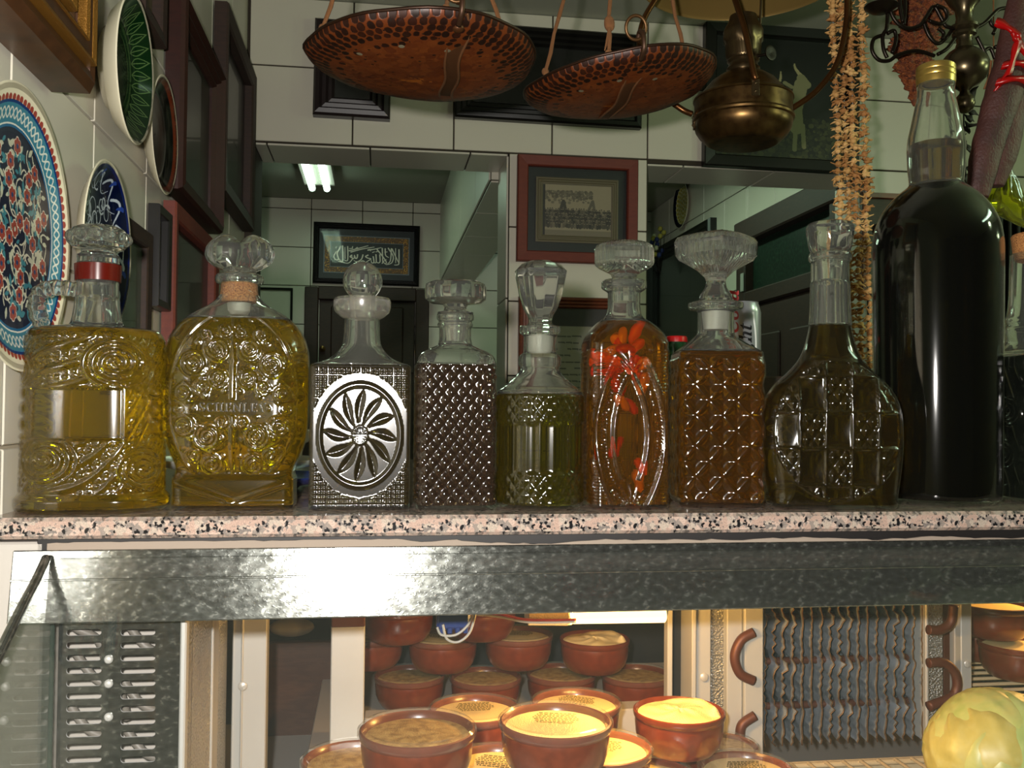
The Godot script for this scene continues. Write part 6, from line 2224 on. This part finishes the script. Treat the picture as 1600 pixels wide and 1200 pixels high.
func chandelier() -> void:
	var dep := 1.52
	var s := dep / FOCAL
	var at := EYE + ray(1507, 100) * dep
	var t := thing("chandelier", "dark brass chandelier with round baluster and scrolled iron arms, at the top right", "chandelier", at)
	var v := func(y: float, r: float) -> Vector2: return Vector2(r * s, (100 - y) * s)
	var b := MB.new()
	b.lathe([v.call(178, 0), v.call(177, 5), v.call(172, 12), v.call(163, 15.5), v.call(154, 14), v.call(147, 8), v.call(143, 7), v.call(138, 12), v.call(133, 22), v.call(122, 32), v.call(108, 37), v.call(94, 34), v.call(82, 24), v.call(75, 14), v.call(66, 11), v.call(58, 13), v.call(55, 18), v.call(51, 18), v.call(49, 14), v.call(44, 21), v.call(40, 21), v.call(37, 14), v.call(28, 12), v.call(14, 14), v.call(5, 22), v.call(-10, 30), v.call(-30, 22), v.call(-50, 12), v.call(-120, 9), v.call(-160, 14), v.call(-160, 0)], 56)
	part("baluster", b, mat(Color(0.33, 0.29, 0.21), 0.27, 0.85), t)
	b = MB.new()
	b.tube([Vector3(0, 258 * s, 0), Vector3(0, 2.458 - at.y, 0)], 0.004, 8)
	part("rod", b, M.iron, t)
	var arms := [
		[[1490, 45], [1476, 42], [1468, 30], [1456, 13], [1444, 28], [1432, 44], [1412, 50], [1394, 42], [1383, 22], [1380, -15]],
		[[1456, 13], [1470, 18], [1474, 32], [1462, 42], [1444, 38]], [[1441, 38], [1450, 58], [1464, 69], [1478, 60], [1488, 46]], [[1465, 45], [1474, 52], [1472, 62]],
		[[1488, 62], [1474, 80], [1458, 90]], [[1379, 28], [1377, 52], [1371, 64], [1372, 84], [1378, 98]], [[1376, 60], [1359, 68], [1356, 86], [1367, 100], [1384, 100], [1400, 90], [1430, 82], [1460, 88]],
		[[1376, 62], [1387, 57], [1390, 70], [1384, 92]], [[1396, -15], [1398, 20], [1402, 42]], [[1411, -15], [1411, 22], [1408, 43]],
		[[1522, 44], [1540, 34], [1554, 20], [1566, 10], [1584, 8], [1602, 22]], [[1552, 52], [1562, 38], [1580, 33], [1604, 40]], [[1554, 20], [1556, 32], [1566, 38]], [[1560, 70], [1585, 56], [1606, 46]],
		[[1524, 58], [1538, 84], [1546, 104], [1543, 132]], [[1540, 78], [1552, 72], [1560, 88]]]
	var kk := 0
	for a in arms:
		var pts := []
		for p in a: pts.append(Vector3((p[0] - 1507) * s, (100 - p[1]) * s, (6.0 * sin(kk * 1.9)) * s))
		b = MB.new()
		b.tube(smooth(pts, 6), 0.0031, 9)
		part("arm", b, M.iron, t)
		kk += 1
	b = MB.new()
	b.xf = Transform3D(Basis(), Vector3((1368 - 1507) * s, (100 - 22) * s, 0))
	b.lathe([Vector2(0, -0.008), Vector2(0.008, -0.008), Vector2(0.016, -0.005), Vector2(0.026, 0.003), Vector2(0.0255, 0.0045), Vector2(0.012, 0.0), Vector2(0, -0.002)], 36)
	part("candle_dish", b, M.iron, t)

func lumpy(path: Array, radii: Array, seed_: int, amp: float, freq: float, sides := 40) -> MB:
	var f := FastNoiseLite.new()
	f.seed = seed_
	f.frequency = freq
	f.fractal_octaves = 4
	var line := smooth(path, 14)
	var k_n := line.size()
	var rows := []
	for k in k_n:
		var q := float(k) / (k_n - 1) * (radii.size() - 1)
		var i0 := int(q)
		var r0: float = lerpf(radii[i0], radii[mini(i0 + 1, radii.size() - 1)], q - i0)
		if k == 0 or k == k_n - 1: r0 = 0.0005
		var row := PackedVector3Array()
		for i in sides:
			var a := TAU * i / sides
			var d := Vector3(cos(a), 0, sin(a) * 0.7)
			var p: Vector3 = line[k] + d * r0
			row.append(line[k] + d * r0 * (1.0 + amp * f.get_noise_3d(p.x * 1000, p.y * 1000, p.z * 1000)))
		rows.append(row)
	var b := MB.new()
	b.grid(rows, true)
	return b

func bundles() -> void:
	# crinkled dried bundle
	var dep := 1.62
	var s := dep / FOCAL
	var at := EYE + ray(1432, 90) * dep
	var L := func(pts: Array, z := 0.0) -> Array:
		var o := []
		for p in pts: o.append(Vector3((p[0] - 1432) * s, (90 - p[1]) * s, z * s))
		return o
	var t := thing("dried_bundle", "crinkled rust and orange dried bundle hanging left of the golden screw cap", "dried food", at)
	var rust := bump(mat(Color.WHITE, 0.6), tex.fine, 0.4)
	rust.albedo_texture = noise_tex(95, 0.03, [Color(0.16, 0.06, 0.03), Color(0.36, 0.15, 0.06), Color(0.56, 0.3, 0.1), Color(0.42, 0.18, 0.07)], FastNoiseLite.TYPE_SIMPLEX_SMOOTH, 5, 256)
	tri(rust, Vector3(14, 14, 14))
	for q in [[[[1450, -40], [1447, 0], [1442, 30], [1436, 52]], [20, 40, 36, 24], 3], [[[1440, 40], [1434, 58], [1428, 75], [1432, 92]], [14, 33, 32, 16], 5], [[[1436, 78], [1430, 92], [1424, 108], [1428, 128]], [14, 24, 28, 14], 8], [[[1424, 108], [1422, 122], [1427, 140], [1428, 168]], [12, 16, 13, 4], 9]]:
		var rr := []
		for e in q[1]: rr.append(e * s)
		part("lobe", lumpy(L.call(q[0], sin(q[2]) * 6.0), rr, q[2], 0.75, 0.075, 64), rust, t)
	var b := MB.new()
	b.tube([Vector3(0.016, 0.13, 0), Vector3(0.016, 2.455 - at.y, 0)], 0.0015, 6)
	part("string", b, M.rope, t)
	# cured sausages tied with red ribbon
	dep = 1.42
	s = dep / FOCAL
	at = EYE + ray(1560, 160) * dep
	t = thing("cured_sausage", "pair of dull red cured sausages tied together with shiny red ribbon at the right edge", "sausage", at)
	var skin := bump(mat(Color.WHITE, 0.62), tex.fine, 0.1)
	skin.albedo_texture = noise_tex(97, 0.012, [Color(0.18, 0.085, 0.075), Color(0.26, 0.125, 0.105), Color(0.3, 0.16, 0.12)], FastNoiseLite.TYPE_SIMPLEX_SMOOTH, 5, 256)
	tri(skin, Vector3(8, 5, 8))
	var S := func(pts: Array, z: float) -> Array:
		var o := []
		for p in pts: o.append(Vector3((p[0] - 1560) * s, (160 - p[1]) * s, (z + (p[2] if p.size() > 2 else 0)) * s))
		return o
	part("sausage", lumpy(S.call([[1590, -30], [1584, 40], [1568, 130], [1544, 205], [1529, 262], [1517, 316]], 8.0), [12 * s, 22 * s, 30 * s, 27 * s, 24 * s, 17 * s], 15, 0.16, 0.012), skin, t)
	part("sausage", lumpy(S.call([[1612, -30], [1606, 40], [1594, 130], [1578, 200], [1566, 250], [1557, 292]], -10.0), [14 * s, 24 * s, 33 * s, 29 * s, 26 * s, 16 * s], 16, 0.16, 0.012), skin, t)
	var red := mat(Color(0.62, 0.03, 0.035), 0.28)
	for rb in [[[1532, 48, 34], [1548, 55, 36], [1562, 66, 38], [1566, 78, 38]], [[1566, 78, 38], [1580, 92, 34], [1592, 108, 32], [1604, 150, 30]], [[1566, 78, 38], [1560, 100, 38], [1552, 128, 34], [1540, 150, 22]],
			[[1548, 112, 26], [1562, 111, 36], [1585, 110, 32], [1612, 116, 14]], [[1538, 138, 26], [1556, 136, 37], [1584, 134, 32], [1616, 142, 14]]]:
		var line := smooth(S.call(rb, 0.0), 6)
		var rows := []
		for k in line.size():
			var w := 6.5 * s * (1.0 + 0.25 * sin(k * 0.6))
			var up := Vector3(0.35, 0.9, 0.1).normalized() if absf((line[mini(k + 1, line.size() - 1)] - line[maxi(k - 1, 0)]).normalized().y) < 0.7 else Vector3(0.95, 0.3, 0.1).normalized()
			rows.append(PackedVector3Array([line[k] - up * w, line[k] + Vector3(0, 0, 0.0012), line[k] + up * w, line[k] - Vector3(0, 0, 0.0004)]))
		b = MB.new()
		b.grid(rows, true)
		part("ribbon", b, red, t)
	b = MB.new()
	b.ball(S.call([[1564, 72, 38]], 0.0)[0], Vector3(7, 8, 6) * s, 14, 10, func(d: Vector3) -> float: return 0.85 + 0.2 * sin(4 * d.x + 5 * d.y))
	part("ribbon_knot", b, red, t)
	b = MB.new()
	b.tube([S.call([[1600, -28]], 0.0)[0], S.call([[1600, -28]], 0.0)[0] + Vector3(0, 0.02, 0), Vector3(0.04, 2.455 - at.y, 0)], 0.0018, 6)
	b.tube(S.call([[1548, 95], [1545, 120], [1536, 140]], 0.0), 0.0017, 6)
	part("string", b, M.rope, t)
	# the knotted bag of oil
	dep = 1.6
	s = dep / FOCAL
	at = EYE + ray(1572, 300) * dep
	t = thing("oil_bag", "clear plastic bag holding yellow green oil, hanging below the sausages", "plastic bag", at)
	var B := func(x: float, y: float, z: float) -> Vector3: return Vector3((x - 1572) * s, (300 - y) * s, z * s)
	var rows := []
	for l in [[1572, 240, 3, 3, 0.0], [1570, 258, 8, 7, 0.1], [1571, 280, 22, 14, 0.25], [1571, 305, 34, 20, 0.3], [1570, 322, 42, 20, 0.36], [1568, 335, 46, 12, 0.4], [1568, 340, 45, 3, 0.42], [1568, 342, 30, 1, 0.42], [1568, 342, 1, 0.5, 0.42]]:
		var row := PackedVector3Array()
		for i in 40:
			var a := TAU * i / 40
			row.append(B.call(l[0] + cos(a) * l[2] * (1.0 + 0.05 * sin(5 * a)), l[1] + cos(a) * l[2] * l[4], sin(a) * l[3] * (1.0 + 0.12 * sin(6 * a + l[1]))))
		rows.append(row)
	b = MB.new()
	b.grid(rows, true)
	part("bag", b, pane(0.08, 0.004, 0.6), t)
	for k in rows.size():
		var c := Vector3.ZERO
		for p in rows[k]: c += p
		c /= 40.0
		for i in 40: rows[k][i] = c + (rows[k][i] - c) * 0.95 + Vector3(0, 0.0012, 0)
	b = MB.new()
	b.grid(rows.slice(2), true)
	var cap := PackedVector3Array()
	for i in 40: cap.append(B.call(1571, 281, 0))
	b.grid([rows[2], cap], true, false, -1)
	part("oil", b, glass(Color(0.8, 0.82, 0.1), 0.0, 0.047, 0.06), t)
	b = MB.new()
	b.tube([B.call(1572, 242, 0), B.call(1573, 200, -30), Vector3(0, 2.455 - at.y, -0.03)], 0.0014, 6)
	part("string", b, M.rope, t)
	# dark withered leaves behind the bottle neck
	dep = 1.66
	s = dep / FOCAL
	at = EYE + ray(1506, 190) * dep
	t = thing("withered_sprig", "sprig of dark withered leaves hanging between the screw capped neck and the sausages", "dried leaves", at)
	var r := RandomNumberGenerator.new()
	r.seed = 51
	var lm := mat(Color(0.1, 0.06, 0.035), 0.7)
	b = MB.new()
	b.tube([Vector3(0, 2.455 - at.y, 0), Vector3.ZERO, Vector3(0.004, -0.12, 0)], 0.0015, 6)
	part("stem", b, lm, t)
	for k in 18:
		var c := Vector3(0.003, -0.118 + k * 0.012, 0)
		var d := Vector3(r.randf_range(-1, 1), r.randf_range(-0.6, 0.3), r.randf_range(-0.6, 0.6)).normalized()
		var e := d.cross(Vector3(0.2, 0.3, 1)).normalized()
		rows = []
		for j in 6:
			var w: float = [0.001, 0.006, 0.009, 0.008, 0.004, 0.0003][j]
			var p := c + d * 0.03 * j / 5.0 + Vector3(0, -0.004 * sin(j * 1.1), 0.003 * sin(j * 1.3 + k))
			rows.append(PackedVector3Array([p - e * w, p + Vector3(0, 0, 0.0015), p + e * w, p - Vector3(0, 0, 0.0006)]))
		b = MB.new()
		b.grid(rows, true)
		part("leaf", b, lm, t)
